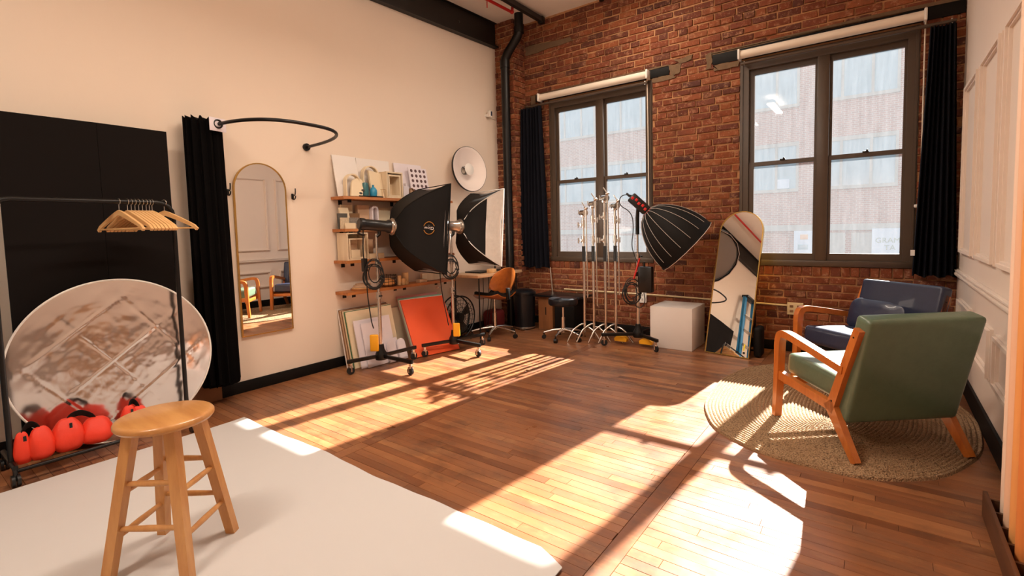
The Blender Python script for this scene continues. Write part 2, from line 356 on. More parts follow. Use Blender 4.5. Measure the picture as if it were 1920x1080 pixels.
# ---- baseboards, mouldings
struct('baseboard_left', MB().bb((0, YB, 0), (.018, PY-.001, .096), .003), 'black_paint')
struct('baseboard_right', MB().bb((ROOMW-.018, YB, 0), (ROOMW, -.001, .135), .004), 'black_paint')
struct('baseboard_back', MB().bb((PX, -.022, 0), (ROOMW-.02, -.006, .10), .003), 'black_paint')
cr = MB()
for d, z0, z1 in ((.018, .835, .897), (.034, .852, .872), (.028, .878, .894)): cr.bb((ROOMW-d, YB, z0), (ROOMW, -.008, z1), .004)
struct('trim_1', cr, 'panel_wall', 'white chair rail on the right wall')
def moulding(y0, y1, z0, z1):
    t = obj('panel_moulding', MB(), 'panel_wall', wr); t.data.materials.clear()
    mb = MB()
    for d, w, k in ((.016, .045, 0), (.030, .022, .010)):
        a0, a1, b0, b1 = y0+k, y1-k, z0+k, z1-k; x0 = ROOMW-d
        mb.bb((x0, a0, b0), (ROOMW, a0+w, b1)); mb.bb((x0, a1-w, b0), (ROOMW, a1, b1)); mb.bb((x0, a0+w, b0), (ROOMW, a1-w, b0+w)); mb.bb((x0, a0+w, b1-w), (ROOMW, a1-w, b1))
    bpy.data.objects.remove(t); obj('panel_moulding', mb, 'panel_wall', wr)
y = -.28
for i in range(10):
    moulding(y-.67, y, 1.045, 2.385); moulding(y-.67, y, .365, .672); y -= .825

# ---- steel beam over the left wall, ceiling services
bmb = MB(); y0, y1 = -.27, -8.8
def slab(x0, x1, za, zb, mb):       # follows the slope of the ceiling, za/zb measured down from it
    k = -.036
    for a, b in ((y0, y1),):
        A = [CEIL+k*(-a) if False else CEIL-.03*min(-a, 4) for a in (y0, -4, y1)]
    ysn = (y0, -4, y1)
    for i in range(2):
        c0, c1 = A[i], A[i+1]
        mb.add([(x0, ysn[i], c0-za), (x1, ysn[i], c0-za), (x1, ysn[i+1], c1-za), (x0, ysn[i+1], c1-za), (x0, ysn[i], c0-zb), (x1, ysn[i], c0-zb), (x1, ysn[i+1], c1-zb), (x0, ysn[i+1], c1-zb)], [(0, 1, 2, 3), (4, 7, 6, 5), (0, 4, 5, 1), (1, 5, 6, 2), (2, 6, 7, 3), (3, 7, 4, 0)])
slab(0, .075, .315, .338, bmb); slab(0, .02, .0, .32, bmb); slab(0, .06, -.01, .012, bmb)
bo = struct('trim_2', bmb, 'beam_black', 'black steel beam along the top of the left wall')
for yy in (-1.0, -2.6, -4.2): obj('bolt', MB().ball((.022, yy, CEIL-.18+.03*yy), .014), 'beam_black', bo)
rp = [(.56, -.62, 4.05), (.555, -1.2, 4.04), (.55, -6.5, 3.96)]
mb = MB().tube([(.57, -.60, 4.13), (.568, -.605, 4.075), (.563, -.63, 4.05)]+rp[1:], .018, 10); mb.ball((.566, -.61, 4.055), .027)
sp = thing('sprinkler_pipe', 'red sprinkler pipe running along the ceiling beside the black beam', 'pipe', (.56, -.6, 4.03)); obj('pipe', mb, 'red_paint', sp)
obj('drop', MB().tube([(.5, -1.02, 4.12), (.5, -1.02, 3.985)], .006, 8), 'red_paint', sp)
mb = MB(); mb.box((.675, -1.4, 4.085), (.055, 2.6, .06)); tr = thing('ceiling_track', 'black ceiling track running up to the brick wall', 'track', (.675, -1.4, 4.05))
obj('rail', mb, 'beam_black', tr); obj('end_bracket', MB().box((.675, -.10, 4.08), (.07, .07, .09), .008), 'black_metal', tr)
solo('ceiling_hook', MB().cyl((1.53, -.06, 4.17), (1.53, -.06, 4.10), .03), 'black_metal', 'small black fitting at the top edge of the brick wall', 'fitting')
# drain pipe
a = Vector((.226, -.335, 0)); mb = MB().tube(smooth([(.23, -.335, .0), (.226, -.335, 3.0), (.226, -.335, 3.55), (.23, -.335, 3.64), (.45, -.335, 3.86), (.468, -.335, 3.92), (.47, -.335, 4.17)], 1), .058, 18)
dp = thing('drain_pipe', 'thick black drain pipe climbing the brick corner with a double bend', 'pipe', (.23, -.335, 0)); obj('pipe', mb, 'black_metal', dp)
for q0, q1 in (((.226, -.335, 3.5), (.226, -.335, 3.60)), ((.469, -.335, 3.90), (.469, -.335, 3.98))): obj('collar', MB().cyl(q0, q1, .066, n=20), 'black_metal', dp)
# conduit along the brick
cd_ = MB().tube([(.9, -.014, .505), (2.16, -.014, .50), (2.75, -.014, .49), (3.62, -.014, .475)], .010, 8); solo('conduit', cd_, 'beige_plastic', 'thin beige cable conduit along the brick wall at socket height', 'conduit')
def outlet(x, z, w, h, mat, label, n):
    t = thing('wall_outlet', label, 'outlet', (x, -.01, z)); obj('plate', MB().bb((x-w/2, -.030, z-h/2), (x+w/2, -.004, z+h/2), .005), mat, t)
    for i in range(n):
        for k in (-1, 1): obj('socket', MB().box((x+(i-(n-1)/2)*w*.45, -.031, z+k*h*.2), (w*.22, .004, h*.2), .001), 'brown_board' if mat == 'beige_plastic' else 'diffuser', t)
q = P(1491, 579, y=-.02); outlet(q.x, q.z, .145, .125, 'beige_plastic', 'beige four-way wall outlet on the brick beside the blue armchair', 2)
q = P(1205, 557, y=-.02); outlet(q.x, q.z, .10, .14, 'white_plastic', 'white wall outlet on the brick behind the lamp stand with the cables', 1)

# ---- windows
def window(idx, x0, x1, panes, label):
    fr = MB(); f0, f1 = .0, .09
    fr.bb((x0, f0, WZ0), (x0+.085, f1, WZ1)); fr.bb((x1-.085, f0, WZ0), (x1, f1, WZ1)); fr.bb((x0+.085, f0, WZ1-.10), (x1-.085, f1, WZ1)); fr.bb((x0-.01, -.022, WZ0-.004), (x1+.01, f1, WZ0+.055), .006)
    for e in (x0+.01, x1-.03): fr.bb((e, -.012, WZ0+.05), (e+.02, .0, WZ1))
    w = struct('window_%d' % idx, fr, 'frame_paint', label)
    mx = (panes[0][1]+panes[1][0])/2; obj('mullion', MB().bb((mx-.05, -.002, WZ0+.055), (mx+.05, f1, WZ1-.10), .005), 'frame_paint', w)
    for pa, pb in panes:
        for za, zb, yy in ((1.975, 2.89, .05), (1.015, 1.935, .025)):
            s = MB(); e0 = x0+.085 if pa == panes[0][0] else mx+.05; e1 = mx-.05 if pa == panes[0][0] else x1-.085
            bz = WZ0+.055 if za < 1.5 else za-.04; tz = zb+.04 if za < 1.5 else WZ1-.10
            s.bb((e0, yy, bz), (pa, yy+.032, tz)); s.bb((pb, yy, bz), (e1, yy+.032, tz)); s.bb((pa, yy, bz), (pb, yy+.032, za)); s.bb((pa, yy, zb), (pb, yy+.032, tz))
            so_ = obj('sash', s, 'frame_paint', w); obj('pane', MB().bb((pa-.004, yy+.014, za-.004), (pb+.004, yy+.018, zb+.004)), 'dirty_glass', so_)
            if za < 1.5: obj('latch', MB().box(((pa+pb)/2, yy-.008, zb+.045), (.05, .02, .014), .004).ball(((pa+pb)/2+.012, yy-.012, zb+.056), .010), 'black_metal', so_)
window(1, *WINS[0], [(.822, 1.372), (1.525, 2.07)], 'tall four-pane window nearer the corner, with hazy dirty glass')
window(2, *WINS[1], [(3.232, 3.778), (3.926, 4.47)], 'tall four-pane window nearer the right wall, with hazy dirty glass')
def lintel(x0, x1, z0, z1, lab, n):
    o = struct('trim_%d' % n, MB().bb((x0, -.016, z0), (x1, .02, z1), .003), 'black_paint', lab)
lintel(.50, 2.345, 3.06, 3.155, 'black steel lintel over the window nearer the corner', 3); lintel(2.82, 4.865, 3.06, 3.17, 'black steel lintel over the window nearer the right wall', 4)
M('cement', '#6e5740', .95, var=.35, scale=25, bmp=.6, bscale=70)
def patch(pts, d=.014):
    rr = random.Random(len(pts)*7+int(pts[0][0]*100)); q = []
    for k in range(len(pts)):
        a, b = Vector(pts[k]), Vector(pts[(k+1) % len(pts)])
        for i in range(4): c = a+(b-a)*(i/4); q.append((c.x+rr.uniform(-.012, .012), c.y+rr.uniform(-.010, .010)))
    obj('cement_patch', MB().prism(q, -.006, d, frame((0, 0, 0), X, Z, -Y)), 'cement', wb)
for pp in ([(2.35, 3.04), (2.46, 3.05), (2.48, 3.16), (2.34, 3.16)], [(2.46, 3.16), (2.60, 3.17), (2.60, 3.22), (2.40, 3.21)], [(2.76, 3.03), (2.815, 3.03), (2.815, 3.20), (2.75, 3.19)], [(2.82, 3.172), (4.85, 3.172), (4.85, 3.205), (2.82, 3.20)], [(2.15, 3.0), (2.42, 3.01), (2.40, 3.05), (2.15, 3.05)], [(2.83, 3.0), (3.09, 3.0), (3.09, 3.055), (2.83, 3.055)], [(.42, 3.0), (.50, 3.0), (.50, 3.17), (.42, 3.15)], [(.50, 3.157), (2.34, 3.157), (2.34, 3.178), (.50, 3.175)], [(.34, 3.72), (1.1, 3.74), (1.05, 3.80), (.34, 3.84)]): patch(pp)
def blind(x0, x1, z, label, cx):
    t = thing('roller_blind', label, 'blind', ((x0+x1)/2, -.08, z)); obj('roll', MB().cyl((x0+.02, -.085, z), (x1-.02, -.085, z), .042, n=20), 'roller_white', t)
    for e in (x0, x1-.022): obj('bracket', MB().bb((e, -.14, z-.055), (e+.022, -.03, z+.05), .008), 'white_plastic', t)
    obj('cord', MB().tube([(cx, -.07, z-.04), (cx+.002, -.05, 2.2), (cx+.004, -.05, 1.45)], .006, 6), 'roller_white', t)
    return t
blind(.60, 2.13, 3.09, 'rolled-up cream roller blind over the window nearer the corner', 2.105)
t = blind(3.10, 4.61, 3.085, 'rolled-up cream roller blind over the window nearer the right wall', 4.60)
obj('cord_weight', MB().box((4.585, -.06, 1.45), (.05, .02, .03), .008), 'white_plastic', t)
def crod(x0, x1, z, label):
    t = thing('curtain_rod', label, 'curtain rod', ((x0+x1)/2, -.10, z)); obj('rod', MB().cyl((x0, -.10, z), (x1, -.10, z), .016, n=14), 'frame_paint', t)
    for e in (x0+.03, x1-.03): obj('bracket', MB().tube([(e, -.0, z+.02), (e, -.10, z+.02), (e, -.105, z-.018)], .006, 8), 'steel', t)
crod(.38, 2.12, 2.995, 'dark curtain rod under the blind of the window nearer the corner'); crod(3.13, 4.80, 2.985, 'dark curtain rod under the blind of the window nearer the right wall')
def curtain(name, label, mat, top, bot, z0, z1, folds, amp, y, parent=None):
    def fn(i, j):
        s = j/23; a = top[0]+(bot[0]-top[0])*s; b = top[1]+(bot[1]-top[1])*s; u = i/119; z = z1+(z0-z1)*s
        return (a+(b-a)*u, y-amp*(.55+.45*s)*math.sin(u*folds*2*math.pi+.6*math.sin(5*u)+s*.6)-.015*math.sin(u*9+s*3), z+.012*math.sin(u*17)*s)
    mb = MB().grid(fn, 120, 24); n = len(mb.v); mb.add([q+Vector((0, .006, 0)) for q in mb.v], mb.f[:]); return mb
cu = thing('window_curtain', 'dark navy curtain hanging left of the window nearer the corner', 'curtain', (.48, -.12, .8)); obj('cloth', curtain('', '', '', (.33, .66), (.29, .73), .80, 2.97, 7, .035, -.13), 'navy_velvet', cu)
cu = thing('window_curtain', 'near-black curtain hanging beside the right wall with a white care tag', 'curtain', (4.7, -.12, .8)); obj('cloth', curtain('', '', '', (4.63, 4.80), (4.555, 4.855), .83, 2.96, 7, .04, -.13), 'navy_velvet', cu)
q = P(1711, 474, y=-.17); obj('care_tag', MB().box((q.x, -.175, q.z), (.03, .002, .05)), 'white_plastic', cu)

# ---- the building across the street
fy = 20.0; fz = lambda z: 1.33+(z-1.33)*1.373; fx = lambda x: 4.325+(x-4.325)*1.373
fb = thing('brick_building', 'pale brick building across the street seen through the dirty glass', 'building', (0, fy, -5)); obj('wall', MB().bb((-26, fy, -5), (22, fy+.4, 11.5)), 'facade_brick', fb)
obj('cornice', MB().bb((-26, fy-.35, 11.0), (22, fy, 11.8)), 'concrete', fb)
cols = [(-9.35, -8.55), (-6.70, -5.93), (-4.1, -3.3), (-1.6, -.8), (.78, 1.44), (3.3, 4.02), (5.8, 6.6)]
for a, b in cols:
    for z0, z1 in ((5.2, 6.45), (2.45, 3.85)):
        A, B, C0, C1 = fx(a), fx(b), fz(z0), fz(z1); w = MB(); 
        for dx in (A-.95, A-.06, B+.0, B+.85): w.bb((dx, fy-.06, C0), (dx+.1, fy+.02, C1))
        w.bb((A-.95, fy-.08, C0-.14), (B+.95, fy+.02, C0)); w.bb((A-.95, fy-.06, C1), (B+.95, fy+.02, C1+.18)); wo = obj('window', w, 'concrete', fb)
        for p0, p1 in ((A-.85, A-.06), (A+.04, B), (B+.1, B+.85)): obj('pane', MB().bb((p0, fy-.02, C0), (p1, fy-.01, C1)), 'sky_glass', wo)
sf = MB().bb((fx(-12), fy-.12, fz(1.05)), (fx(9), fy, fz(1.25))); obj('shopfront_fascia', sf, 'concrete', fb)
x = -12.0
while x < 9: obj('shopfront_panel', MB().bb((fx(x), fy-.06, fz(-2)), (fx(x+.62), fy, fz(.97))), 'facade_brick' if int(x*3) % 2 else 'concrete', fb); x += .78
obj('louvre', MB().bb((fx(1.52), fy-.08, fz(2.47)), (fx(1.87), fy, fz(2.78))), 'sign_blue', fb)
def text_mesh(s, size, m4, mat, parent, name='lettering', thick=.0006):
    cu_ = bpy.data.curves.new('t', 'FONT'); cu_.body = s; cu_.size = size; cu_.align_x = 'CENTER'; cu_.align_y = 'CENTER'; cu_.extrude = thick; cu_.resolution_u = 3
    to = bpy.data.objects.new('t', cu_); COL.objects.link(to); bpy.context.view_layer.update(); me = bpy.data.meshes.new_from_object(to.evaluated_get(bpy.context.evaluated_depsgraph_get()))
    mb = MB(); mb.add([q.co for q in me.vertices], [tuple(p.vertices) for p in me.polygons], mat=m4); bpy.data.objects.remove(to); bpy.data.curves.remove(cu_); bpy.data.meshes.remove(me)
    return obj(name, mb, mat, parent)
def sign(a, b, z0, z1, label, txt):
    t = thing('street_sign', label, 'sign', (fx((a+b)/2), fy-.2, fz(z0))); obj('board', MB().bb((fx(a), fy-.22, fz(z0)), (fx(b), fy-.14, fz(z1))), 'sign_blue', t)
    for s, sz, zz in txt: text_mesh(s, sz, frame((fx((a+b)/2), fy-.23, fz(zz)), X, Z, -Y), 'sign_ink', t)
    return t
sign(4.12, 5.0, .0, 1.09, 'pale sign board with faded arched lettering outside the right-hand pane', [('GRAME', .30, .72), ('TA', .30, .50)])
s2 = sign(2.04, 2.62, .0, 1.05, 'pale painted street sign with an orange and a blue blot outside the window', [])
obj('orange_blot', MB().box((fx(2.33), fy-.225, fz(.85)), (.3, .01, .22), .004), 'peach_paper', s2); obj('blue_blot', MB().box((fx(2.3), fy-.225, fz(.52)), (.4, .01, .22), .004), 'sky_glass', s2)
struct('street', MB().bb((-30, .3, -5.2), (30, 40, -5)), 'street', 'street below the windows')

# ---- fill lamps added out of view to brighten the room, modelled as hanging fixtures
def lamp(x, y, label, w=1, drop=.16, up=.42):
    z = zc(y)-drop; t = thing('fill_lamp', label, 'lamp', (x, y, z)); obj('housing', MB().bb((x-.07, y-.65, z), (x+.07, y+.65, z+.06), .01), 'black_metal', t)
    obj('diffuser', MB().bb((x-.06, y-.63, z-.012), (x+.06, y+.63, z), .004), 'fill_lamp_glow', t)
    for e in (-.5, .5): obj('hanger_rod', MB().cyl((x, y+e, z+.06), (x, y+e, zc(y)+.01), .006, n=8), 'black_metal', t)
    ld = bpy.data.lights.new('fill_light', 'AREA'); ld.shape = 'RECTANGLE'; ld.size = .14; ld.size_y = 1.26; ld.energy = FILL_W*w; ld.color = (1, .88, .76)
    lo = bpy.data.objects.new('fill_light', ld); COL.objects.link(lo); lo.parent = t; lo.location = (0, 0, -.02)
    l2 = ld.copy(); l2.energy = FILL_W*w*up; lo2 = bpy.data.objects.new('fill_uplight', l2); COL.objects.link(lo2); lo2.parent = t; lo2.location = (0, 0, .07); lo2.rotation_euler = (math.pi, 0, 0)
lamp(2.2, -1.25, 'added linear fill lamp nearest the brick wall', .55); lamp(2.4, -3.7, 'low-hung added fill lamp over the middle of the room', .85, .88, .75); lamp(2.4, -6.6, 'added linear fill lamp behind the camera', 1.15)

# ================================================================== LEFT SIDE
# ---- paper backdrop
mb = MB()
def pf(i, j):
    x = .63+(3.362-.63)*i/60; y = -4.13-.008*math.sin(i*.22)-(.05 if i > 57 else 0)*((i-57)/3)-j*.08
    z = .006+(.005*math.exp(-j*1.2)*(1+.6*math.sin(i*.35)+.4*math.sin(i*.9)))+.003*math.exp(-((i/60-.99)*40)**2)
    return (x, y, z)
mb.grid(pf, 61, 36); n = len(mb.v); mb.add([q-Vector((0, 0, .004)) for q in mb.v], mb.f[:])
solo('paper_backdrop', mb, 'paper_white', 'wide sheet of white backdrop paper rolled out on the floor', 'backdrop')

# ---- wooden stool
t = thing('bar_stool', 'honey oak wooden stool standing on the white paper', 'stool', (1.985, -5.03, .006))
feet = [Vector(q) for q in ((1.955, -5.247, .006), (2.2, -5.06, .006), (2.017, -4.816, .006), (1.77, -5.0, .006))]; cen = Vector((1.985, -5.03, 0)); SZ = .61
prof = [(.0001, SZ), (.155, SZ), (.168, SZ-.004), (.174, SZ-.012), (.174, SZ-.022), (.166, SZ-.032), (.0001, SZ-.034)]
obj('seat', MB().lathe(prof, 48, Matrix.Translation(cen)), 'oak_seat', t)
def at(leg, z):
    f_ = feet[leg]; d = (f_-cen); d.z = 0; top = cen+d*.52; top.z = SZ-.034; k = (z-f_.z)/(top.z-f_.z); return f_+(top-f_)*k
ex = (feet[1]-feet[0]).normalized(); ey = (feet[2]-feet[1]).normalized()
for k in range(4):
    a, b = at(k, .006), at(k, SZ-.034); vs = []
    for p, w in ((a, .019), (a+(b-a)*.96, .021), (b, .021)): vs += [p+ex*(sx*w)+ey*(sy*w) for sx, sy in ((-1, -1), (1, -1), (1, 1), (-1, 1))]
    m_ = MB().add(vs, [(3, 2, 1, 0), (8, 9, 10, 11)]+[(r*4+i, r*4+(i+1) % 4, r*4+4+(i+1) % 4, r*4+4+i) for r in range(2) for i in range(4)]); obj('leg', m_, 'oak_stool', t)
for k in range(4):
    for z in ((.20, .37), (.16, .33), (.20, .37), (.16, .33))[k]: obj('rung', MB().tube([at(k, z), at(k, z)*.5+at((k+1) % 4, z)*.5, at((k+1) % 4, z)], [.0095, .0125, .0095], 12), 'oak_stool', t)

# ---- black folding flat, brown board
t = thing('folding_flat', 'tall matte black folding flat leaning against the left wall', 'panel', (.13, -4.8, 0))
def leaf(p, q, x0, x1): 
    d = Vector((q[0]-p[0], q[1]-p[1], 0)).normalized(); nn = Vector((d.y, -d.x, 0))*.02
    a, b = Vector((p[0], p[1], 0)), Vector((q[0], q[1], 0)); v = []
    for z, o in ((0, x0), (2.10, x1)): v += [a+Vector((o, 0, z)), b+Vector((o, 0, z)), b+nn+Vector((o, 0, z)), a+nn+Vector((o, 0, z))]
    return MB().add(v, [(0, 3, 2, 1), (4, 5, 6, 7), (0, 1, 5, 4), (1, 2, 6, 5), (2, 3, 7, 6), (3, 0, 4, 7)])
obj('panel', leaf((.17, -4.7395), (.15, -4.335), 0, -.02), 'black_foam', t); obj('panel', leaf((.165, -5.215), (.17, -4.740), 0, -.02), 'black_foam', t)
solo('brown_board', MB().bb((.02, -4.32, 0), (.04, -4.03, .78)), 'cardboard', 'brown board standing behind the silver reflector by the black curtain', 'board')

# ---- hoop rail with velvet curtain
rod = [(.0, -4.02, 2.20)]
for i in range(0, 41):
    a = math.pi*i/40; c, s_ = math.cos(a), math.sin(a); e = .72
    rod.append((.04+.76*abs(s_)**e, -3.585-.43*math.copysign(abs(c)**e, c), 2.195-.05*i/40))
rod.append((0, -3.155, 2.145))
t = thing('changing_hoop', 'black D-shaped curtain hoop fixed to the left wall above the arched mirror', 'curtain rail', (0, -3.6, 2.1)); obj('hoop', MB().tube(rod, .0135, 12), 'black_metal', t)
for p in (rod[0], rod[-1]): obj('wall_flange', MB().cyl((.001, p[1], p[2]), (.022, p[1], p[2]), .034, n=20), 'black_metal', t)
def vf(i, j):
    s_ = j/19; z = 2.225-(2.225-.165)*s_; a = 2*math.pi*i/96; w = 1+.10*s_
    rad = 1+.16*math.sin(13*a+s_*.8)+.05*math.sin(29*a)
    return (.135+.085*w*math.cos(a)*rad, -4.085+.02*s_+.115*w*math.sin(a)*rad, z+(.018*math.sin(13*a) if j in (0, 19) else 0))
mb = MB().grid(vf, 96, 20, True); mb.f += [tuple(range(96))[::-1], tuple(19*96+k for k in range(96))]
t = thing('velvet_curtain', 'black velvet curtain bunched at the left end of the hoop', 'curtain', (.13, -4.08, .165)); obj('cloth', mb, 'black_velvet', t)
hd = MB(); hd.box((.245, -4.02, 2.185), (.006, .135, .10), .001, Matrix.Translation((.245, -4.02, 2.185)) @ Matrix.Rotation(.25, 4, 'Z') @ Matrix.Translation((-.245, 4.02, -2.185)))
ho = obj('header_tape', hd, 'lilac_white', t); g = MB(); g.tube([(.252, -4.02+.03*math.cos(a), 2.19+.03*math.sin(a)) for a in [2*math.pi*k/20 for k in range(20)]], .006, 8, True); obj('grommet', g, 'black_metal', ho)

# ---- arched mirrors
def archpoly(w, h, n=24):
    r = w/2; return [(-r, 0), (r, 0), (r, h-r)]+[(r*math.cos(math.pi*k/n), h-r+r*math.sin(math.pi*k/n)) for k in range(1, n)]+[(-r, h-r)]
def archmirror(t, m4, w, h, d):
    o = archpoly(w, h); i = [(x*(w-.018)/w, .009+y*(h-.018)/h) for x, y in o]; n = len(o); mb = MB()
    vs = [(x, y, d) for x, y in o]+[(x, y, d) for x, y in i]+[(x, y, 0) for x, y in o]+[(x, y, d-.006) for x, y in i]; fs = []
    for k in range(n):
        j = (k+1) % n; fs += [(k, j, n+j, n+k), (2*n+k, 2*n+j, j, k), (n+k, n+j, 3*n+j, 3*n+k)]
    fs.append(tuple(range(2*n, 3*n))[::-1]); obj('frame', mb.add(vs, fs, mat=m4), 'gold', t)
    obj('glass', MB().prism(i, d-.010, d-.005, m4), 'mirror', t)
t = thing('wall_mirror', 'tall arched mirror with thin gold frame hung on the left wall', 'mirror', (0, -3.61, .47)); archmirror(t, frame((.001, -3.61, .472), Y, Z, X), .452, 1.482, .026)
my, mtl = math.radians(9.5), math.radians(16); nrm = Vector((-math.sin(my)*math.cos(mtl), -math.cos(my)*math.cos(mtl), math.sin(mtl))); ux = Vector((math.cos(my), -math.sin(my), 0)); uy = nrm.cross(ux); uy = uy if uy.z > 0 else -uy
mo = Vector((2.877, -.5, .004))+ux*.222; t = thing('floor_mirror', 'arched gold-framed mirror leaning on the brick wall beside the white cube', 'mirror', mo)
archmirror(t, frame(mo-nrm*.03, ux, uy, nrm), .446, 1.515, .032)
bp = MB(); 
for sx in (-1, 1): bp.tube([mo+ux*.17*sx+uy*.95-nrm*.035, mo+ux*.20*sx-nrm*.035+Vector((0, .33, .012))], .012, 8)
bp.tube([mo+ux*.20-nrm*.035+Vector((0, .33, .012)), mo-ux*.20-nrm*.035+Vector((0, .33, .012))], .012, 8); obj('easel_leg', bp, 'black_metal', t)
for i, e in enumerate((.10, .17)):
    q = mo+ux*e+uy*.05+nrm*.0025; obj('sticker', MB().box((0, 0, 0), (.018, .02, .001), 0, frame(q, ux, uy, nrm)), 'black_plastic', t)
solo('camera_bag', MB().box((3.375, -.40, .155), (.075, .18, .30), .03, seg=4), 'black_fabric', 'small black bag on the floor tucked behind the floor mirror', 'bag')

# ---- coat hooks, wall sensor
def hook(y, z, label):
    t = thing('coat_hook', label, 'hook', (0, y, z)); obj('plate', MB().box((.006, y, z), (.012, .022, .05), .004), 'black_metal', t)
    for dz, up in ((.02, .05), (-.015, .02)): obj('prong', MB().tube(smooth([(.008, y, z+dz-.01), (.035, y, z+dz-.015), (.055, y, z+dz), (.058, y, z+dz+up)]), .005, 8), 'black_metal', t)
hook(-3.315, 1.68, 'small black coat hook on the wall right of the arched mirror'); hook(-3.875, 1.695, 'small black coat hook half hidden behind the velvet curtain')
t = thing('wall_sensor', 'small white wall sensor high up beside the brick corner', 'sensor', (0, -.48, 2.89)); obj('mount', MB().cyl((0, -.5, 2.875), (.03, -.495, 2.88), .018, n=14), 'white_plastic', t); obj('body', MB().box((.05, -.47, 2.90), (.05, .05, .085), .010), 'white_plastic', t); obj('lens', MB().box((.077, -.465, 2.90), (.004, .03, .06), .002), 'blue_leather', t)
obj('cable', MB().tube(smooth([(.03, -.45, 2.88), (.012, -.40, 2.862), (.006, -.33, 2.855), (.006, -.27, 2.85)]), .004, 6), 'white_plastic', t)

# ---- clothes rack
t = thing('clothes_rack', 'black metal rolling clothes rail in front of the black flat', 'clothes rack', (.5, -4.88, 0)); ya, yb = -5.31, -4.445; zt = 1.565
top = [(.5, ya, .10), (.5, ya, zt-.09)]+[(.5, ya+.09-.09*math.cos(a), zt-.09+.09*math.sin(a)) for a in (.4, .8, 1.2, 1.571)]
full = top+[(.5, 2*(ya+yb)/2-p[1], p[2]) for p in reversed(top)]
obj('rail_frame', MB().tube(full, .0135, 12), 'black_metal', t)
for y in (ya, yb):
    obj('base_bar', MB().tube([(.24, y, .105), (.60, y, .105)], .0135, 12), 'black_metal', t)
    for x in (.25, .59):
        w = MB().cyl((x, y-.018, .033), (x, y-.004, .033), .033, n=18).cyl((x, y+.004, .033), (x, y+.018, .033), .033, n=18); c = obj('caster', MB().cyl((x, y, .03), (x, y, .10), .010, n=10), 'black_plastic', t); obj('wheel', w, 'black_plastic', c)
for x in (.27, .57): obj('lower_rail', MB().tube([(x, ya, .078), (x, yb, .078)], .011, 10), 'black_metal', t)
# hangers
def hanger(name, label, group):
    t = thing(name, label, 'hanger', (0, 0, 0), group); mb = MB(); L = []
    for i in range(21): u = i/20*2-1; L.append((u*.235, -.070-.100*abs(u)**1.15-(.012 if abs(u) > .95 else 0)))
    mb.ribbon(L, [.018+.014*(1-abs(i/10-1)) for i in range(21)], -.008, .008, frame((0, 0, 0), X, Z, -Y)); obj('shoulders', mb, 'pale_wood', t)
    obj('trouser_bar', MB().cyl((-.215, 0, -.172), (.215, 0, -.172), .006, n=8), 'pale_wood', t)
    hk = [(0, 0, -.065), (0, 0, -.035)]+[(.018*math.sin(a)-.0, 0, -.006-.018*math.cos(a)+.005) for a in [math.pi*k/8 for k in range(0, 11)]]; obj('hook', MB().tube(hk, .0022, 6), 'steel', t); return t
HP = [222, 238, 245, 252, 259, 266, 273, 279, 284, 307]; h0 = None
for i, px in enumerate(HP):
    q = P(px, 376, x=.5); ordn = ('first', 'second', 'third', 'fourth', 'fifth', 'sixth', 'seventh', 'eighth', 'ninth', 'tenth')[i]; lab = 'pale wooden clothes hanger at the left end of the row' if i == 0 else 'pale wooden clothes hanger hanging apart at the right end of the rail' if i == 9 else 'pale wooden clothes hanger, %s from the left in the packed row' % ordn
    loc = (.5, q.y, zt+.0); rz = .50 if i == 9 else .23
    if h0 is None: h0 = hanger('clothes_hanger', lab, 'wooden hangers on the rail'); h0.location = loc; h0.rotation_euler = (0, 0, rz)
    else: dup(h0, loc, rz, lab)

# ---- silver reflector
t = thing('reflector_disc', 'large round crumpled silver reflector leaning inside the clothes rack', 'reflector', (.40, -4.76, .12)); lean = math.radians(1.2)
rc = Vector((.335, -4.762, .536)); ryaw = math.radians(-9); ru = Vector((-math.sin(ryaw), math.cos(ryaw), 0)); rn0 = Vector((math.cos(ryaw), math.sin(ryaw), 0)); rn = rn0*math.cos(lean)+Z*math.sin(lean); ry = Z*math.cos(lean)-rn0*math.sin(lean); RR = .53
def rf(i, j):
    a = 2*math.pi*i/150; r = RR*max(j, .01)/70; u, v = r*math.cos(a), r*math.sin(a); p = Vector((u*3, v*3, 1.7))
    h = .004*mnoise.noise(p)+.0028*mnoise.noise(p*2.7)+.0012*mnoise.noise(p*6.1)+.0006*mnoise.noise(p*15)+.0010*mnoise.noise(Vector((u*22-v*22, (u+v)*4, 0)))
    for c in (-.30, -.02, .26): h += .0035*math.exp(-(((u*.62-v*.78)-c)/.006)**2)-.002*math.exp(-(((u*.78+v*.62)-c*1.1)/.006)**2)
    h *= min(1, (RR-r)*8); return rc+ru*u+ry*v+rn*h
mb = MB().grid(rf, 150, 71, True); obj('foil', mb, 'silver_foil', t)
obj('backing', MB().lathe([(.001, -.006), (RR-.003, -.006), (RR-.003, -.002), (.001, -.002)], 64, frame(rc-rn*.012, ru, ry, rn)), 'black_fabric', t)
obj('rim', MB().tube([rc+ru*RR*math.cos(a)+ry*RR*math.sin(a) for a in [2*math.pi*k/96 for k in range(96)]], .006, 8, True), 'white_plastic', t)
